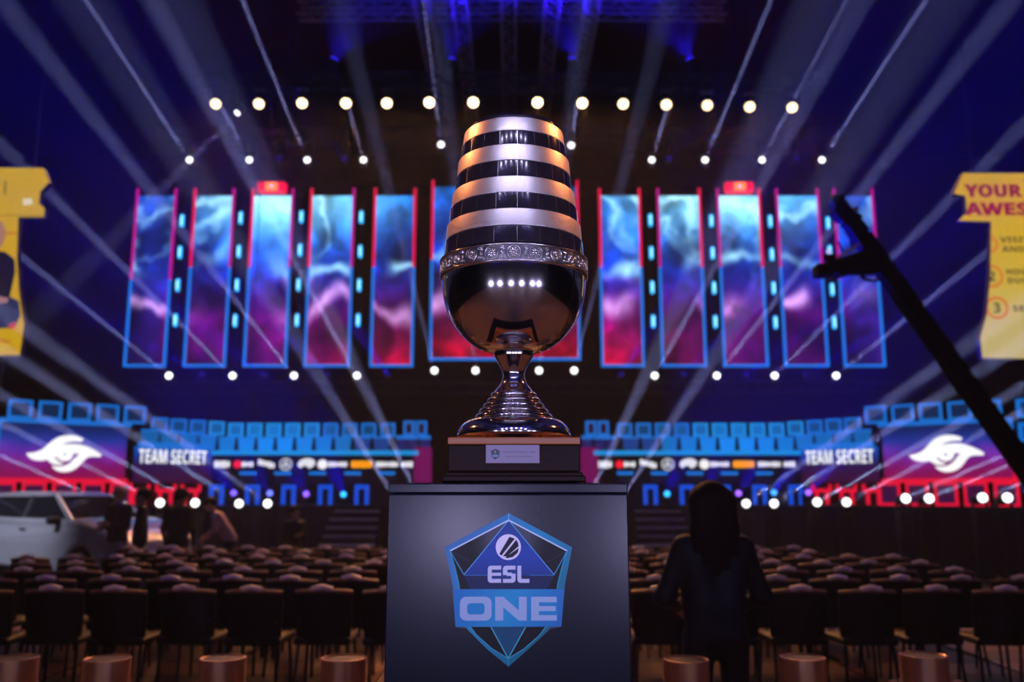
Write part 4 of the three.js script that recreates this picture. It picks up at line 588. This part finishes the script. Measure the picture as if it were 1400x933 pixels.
// ---------------------------------------------------------------- camera crane
{
  const Zc = 9, A = at(1146, 276, Zc), B = at(1500, 778, Zc), base = V(B.x - 0.15, 0, B.z), t = thing('camera_crane', 'long black camera crane arm with a camera hanging under its raised end', 'camera crane', base), loc = (p) => p.clone().sub(base), P = (x, y, dz = 0) => loc(at(x, y, Zc - dz));
  const u = B.clone().sub(A).normalize(), arm = (a, b, w0, w1) => { const d = b.clone().sub(a), g = box(1, 1, 1), p = g.attributes.position; for (let k = 0; k < p.count; k++) { const s = p.getY(k) > 0 ? w1 : w0; p.setXYZ(k, p.getX(k) * s, p.getY(k) * d.length(), p.getZ(k) * s); } g.computeVertexNormals(); return g.applyQuaternion(new THREE.Quaternion().setFromUnitVectors(Y, d.clone().normalize())).translate((a.x + b.x) / 2, (a.y + b.y) / 2, (a.z + b.z) / 2); };
  const rub = mat(0.002, 0.002, 0.0025, 0.85, { specularIntensity: 0.3 });
  part('arm', merge([arm(P(1172, 318), loc(B), 0.17, 0.21)]), rub, t);
  part('upper_rod', bar(P(1186, 330).add(V(0.04, 0.12, 0)), loc(B).add(V(0.05, 0.16, 0)), 0.02, 8), rub, t);
  const tip = part('arm_tip', merge([arm(P(1141, 272), P(1176, 322), 0.14, 0.2), rbox(0.15, 0.11, 0.16, 0.02, 0, 0, 0).translate(...P(1145, 274).toArray()), rbox(0.2, 0.18, 0.2, 0.03, 0, 0, 0).rotateZ(0.5).translate(...P(1152, 292).toArray()), rbox(0.22, 0.14, 0.2, 0.03, 0, 0, 0).rotateZ(0.9).translate(...P(1164, 303).toArray())]), rub, t);
  part('lamp_knob', new THREE.SphereGeometry(0.035, 12, 8).translate(...P(1170, 286, 0.12).toArray()), mat(0.35, 0.2, 0.17, 0.4), tip);
  const head = part('remote_head', merge([arm(P(1192, 340), P(1196, 374), 0.2, 0.13), arm(P(1196, 372), P(1160, 372), 0.08, 0.08), new THREE.TorusGeometry(0.12, 0.025, 8, 20).scale(1.1, 0.6, 1).translate(...P(1193, 376).toArray())]), rub, t);
  part('mount_plate', arm(P(1146, 352, 0.12), P(1176, 333, 0.12), 0.03, 0.03), mat(0.4, 0.22, 0.12, 0.4, { metalness: 0.5 }), head);
  const cam = part('video_camera', merge([rbox(0.44, 0.22, 0.24, 0.03, 0, 0, 0).rotateZ(0.3).translate(...P(1164, 362).toArray()), rbox(0.2, 0.16, 0.2, 0.02, 0, 0, 0).translate(...P(1140, 366).toArray()), rbox(0.16, 0.15, 0.22, 0.02, 0, 0, 0).translate(...P(1123, 371).toArray()), rbox(0.14, 0.07, 0.1, 0.015, 0, 0, 0).translate(...P(1134, 352).toArray())]), rub, t);
  part('lens', cyl(0.07, 0.085, 0.16, 20).rotateZ(Math.PI / 2).translate(...P(1128, 371, 0.02).toArray()), rub, cam);
  part('antenna', merge([bar(P(1153, 345), P(1146, 330), 0.012), bar(P(1166, 340), P(1163, 330), 0.018)]), rub, cam);
  part('tally_lamp', new THREE.SphereGeometry(0.03, 12, 8).translate(...P(1133, 344, 0.12).toArray()), glow(0xb0b4ff, 1.2), cam);
  // off to the side: pivot, column, dolly, counterweight
  part('pivot', cyl(0.14, 0.14, 0.3, 20).rotateX(Math.PI / 2).translate(...loc(B).toArray()), rub, t);
  part('column', merge([cyl(0.09, 0.12, B.y - 0.25, 16).translate(0.15, (B.y - 0.25) / 2 + 0.2, 0)]), rub, t);
  part('counterweight', rbox(0.5, 0.34, 0.4, 0.03, 0.62, B.y - 0.78, 0), rub, t);
  part('arm_rear', bar(loc(B), V(0.62, B.y - 0.7, 0), 0.08, 8), rub, t);
  part('dolly', merge([rbox(1.2, 0.12, 0.9, 0.03, 0.15, 0.2, 0), ...[-1, 1].flatMap((a) => [-1, 1].map((b) => cyl(0.12, 0.12, 0.07, 18).rotateX(Math.PI / 2).translate(0.15 + a * 0.48, 0.12, b * 0.42)))]), rub, t);
}

// ---------------------------------------------------------------- yellow advertising screens at both sides
{
  const make = (label, pts, depth, W, H, draw, poleX) => {
    const q = pts.map(([x, y]) => at(x, y, depth)), x0 = Math.min(...q.map((p) => p.x)), x1 = Math.max(...q.map((p) => p.x)), y0 = Math.min(...q.map((p) => p.y)), y1 = Math.max(...q.map((p) => p.y));
    const t = thing('advert_screen', label, 'sign', [(x0 + x1) / 2, y0, -depth * K]), cx = (x0 + x1) / 2;
    const sh = new THREE.Shape(q.map((p) => new THREE.Vector2(p.x - cx, p.y - y0))), back = new THREE.ExtrudeGeometry(sh, { depth: 0.12, bevelEnabled: false }).translate(0, 0, -0.13), g = new THREE.ShapeGeometry(sh), uv = g.attributes.uv, ps = g.attributes.position;
    for (let k = 0; k < ps.count; k++) uv.setXY(k, ps.getX(k) / (x1 - x0) + 0.5, ps.getY(k) / (y1 - y0));
    const px = (x, y) => { const p = at(x, y, depth); return [((p.x - x0) / (x1 - x0)) * W, ((y1 - p.y) / (y1 - y0)) * H]; };
    part('backing', back, M.black, t);
    part('screen', g, screenMat(canvas(W, H, (c) => draw(c, px, W, H)), 0.85), t);
    for (const s of [-0.3, 0.3]) part('hanger', bar(V(s * (x1 - x0), y1 - y0 - 0.05, -0.08), V(s * (x1 - x0), CEIL - y0, -0.08), 0.02, 6), M.black, t);
    area(t, 0xd8b020, LIGHT.screens, x1 - x0, y1 - y0, V(0, (y1 - y0) / 2, 0.06), V(cx * 0.6, (y0 + y1) / 2, 0));
    return t;
  };
  make('stepped yellow screen with red lettering and numbered circles above the crane arm', [[1316, 237], [1462, 237], [1462, 491], [1343, 490], [1340, 462], [1349, 430], [1354, 380], [1355, 303], [1311, 302], [1322, 291], [1320, 268], [1305, 265]], 13, 640, 1024, (c, px, W, H) => {
    const g = c.createLinearGradient(0, 0, 0, H); g.addColorStop(0, '#d8a800'); g.addColorStop(0.35, '#dcb400'); g.addColorStop(0.6, '#d8b838'); g.addColorStop(0.8, '#d2ba72'); g.addColorStop(1, '#cdbb80'); c.fillStyle = g; c.fillRect(0, 0, W, H);
    c.textBaseline = 'middle'; const txt = (s, x, y, x1, size, col) => { const [a, b] = px(x, y), [d] = px(x1, y); c.fillStyle = col; c.font = `bold ${size}px sans-serif`; const w = c.measureText(s).width; c.save(); c.translate(a, b); c.scale((d - a) / w, 1); c.fillText(s, 0, 0); if (size > 60) { c.lineWidth = 6; c.strokeStyle = col; c.strokeText(s, 0, 0); } c.restore(); };
    txt('YOUR', 1320, 261, 1396, 92, '#960828'); txt('AWES', 1321, 286, 1406, 92, '#a00a22');
    txt('VISIT', 1367, 328, 1408, 42, '#2a2a10'); txt('AND', 1370, 341, 1402, 42, '#2a2a10'); txt('HOU', 1375, 372, 1404, 42, '#2a2a10'); txt('DUC', 1377, 384, 1406, 42, '#2a2a10'); txt('SE', 1384, 422, 1402, 44, '#2a2a10');
    for (const [x, y, r, n] of [[1352, 334, 11, '1'], [1356, 378, 14, '2'], [1363, 421, 14, '3']]) { const [a, b] = px(x, y), [d] = px(x + r, y); c.strokeStyle = '#e07818'; c.lineWidth = 14; c.beginPath(); c.arc(a, b, d - a, 0, 7); c.stroke(); c.fillStyle = '#2a2a10'; c.font = 'bold 74px sans-serif'; c.textAlign = 'center'; c.fillText(n, a, b); c.textAlign = 'left'; }
  });
  make('stepped yellow screen showing part of a person in a dark shirt, above the car', [[-62, 229], [59, 230], [67, 249], [55, 262], [53, 278], [61, 286], [60, 297], [25, 297], [23, 355], [26, 400], [33, 445], [27, 486], [-62, 486]], 13, 640, 1024, (c, px, W, H) => {
    c.fillStyle = '#d2a604'; c.fillRect(0, 0, W, H);
    const poly = (pts, col) => { c.fillStyle = col; c.beginPath(); pts.forEach((p, i) => (i ? c.lineTo(...px(...p)) : c.moveTo(...px(...p)))); c.fill(); };
    poly([[6, 248], [9, 248], [8, 266], [5, 266]], '#7a6004'); poly([[31, 272], [43, 271], [45, 279], [32, 281]], '#e8dcc0'); poly([[-62, 292], [60, 294], [60, 296], [-62, 295]], '#b08a04'); poly([[6, 317], [23, 318], [23, 321], [6, 320]], '#c86414');
    c.fillStyle = '#b07a68'; const [a, b] = px(-6, 322), [d] = px(7, 322); c.beginPath(); c.ellipse(a, b, d - a, (d - a) * 1.35, 0, 0, 7); c.fill();
    poly([[-40, 348], [-10, 342], [8, 345], [20, 355], [21, 372], [12, 412], [-40, 412]], '#1c1420'); poly([[-40, 412], [14, 406], [26, 412], [28, 432], [20, 448], [-40, 452]], '#222a52'); poly([[-6, 404], [12, 408], [10, 414], [-6, 416]], '#a87470'); poly([[12, 444], [21, 440], [20, 449], [12, 450]], '#d01820'); poly([[0, 463], [13, 466], [13, 470], [0, 468]], '#c87a10');
  });
}

renderer.render(scene, camera);
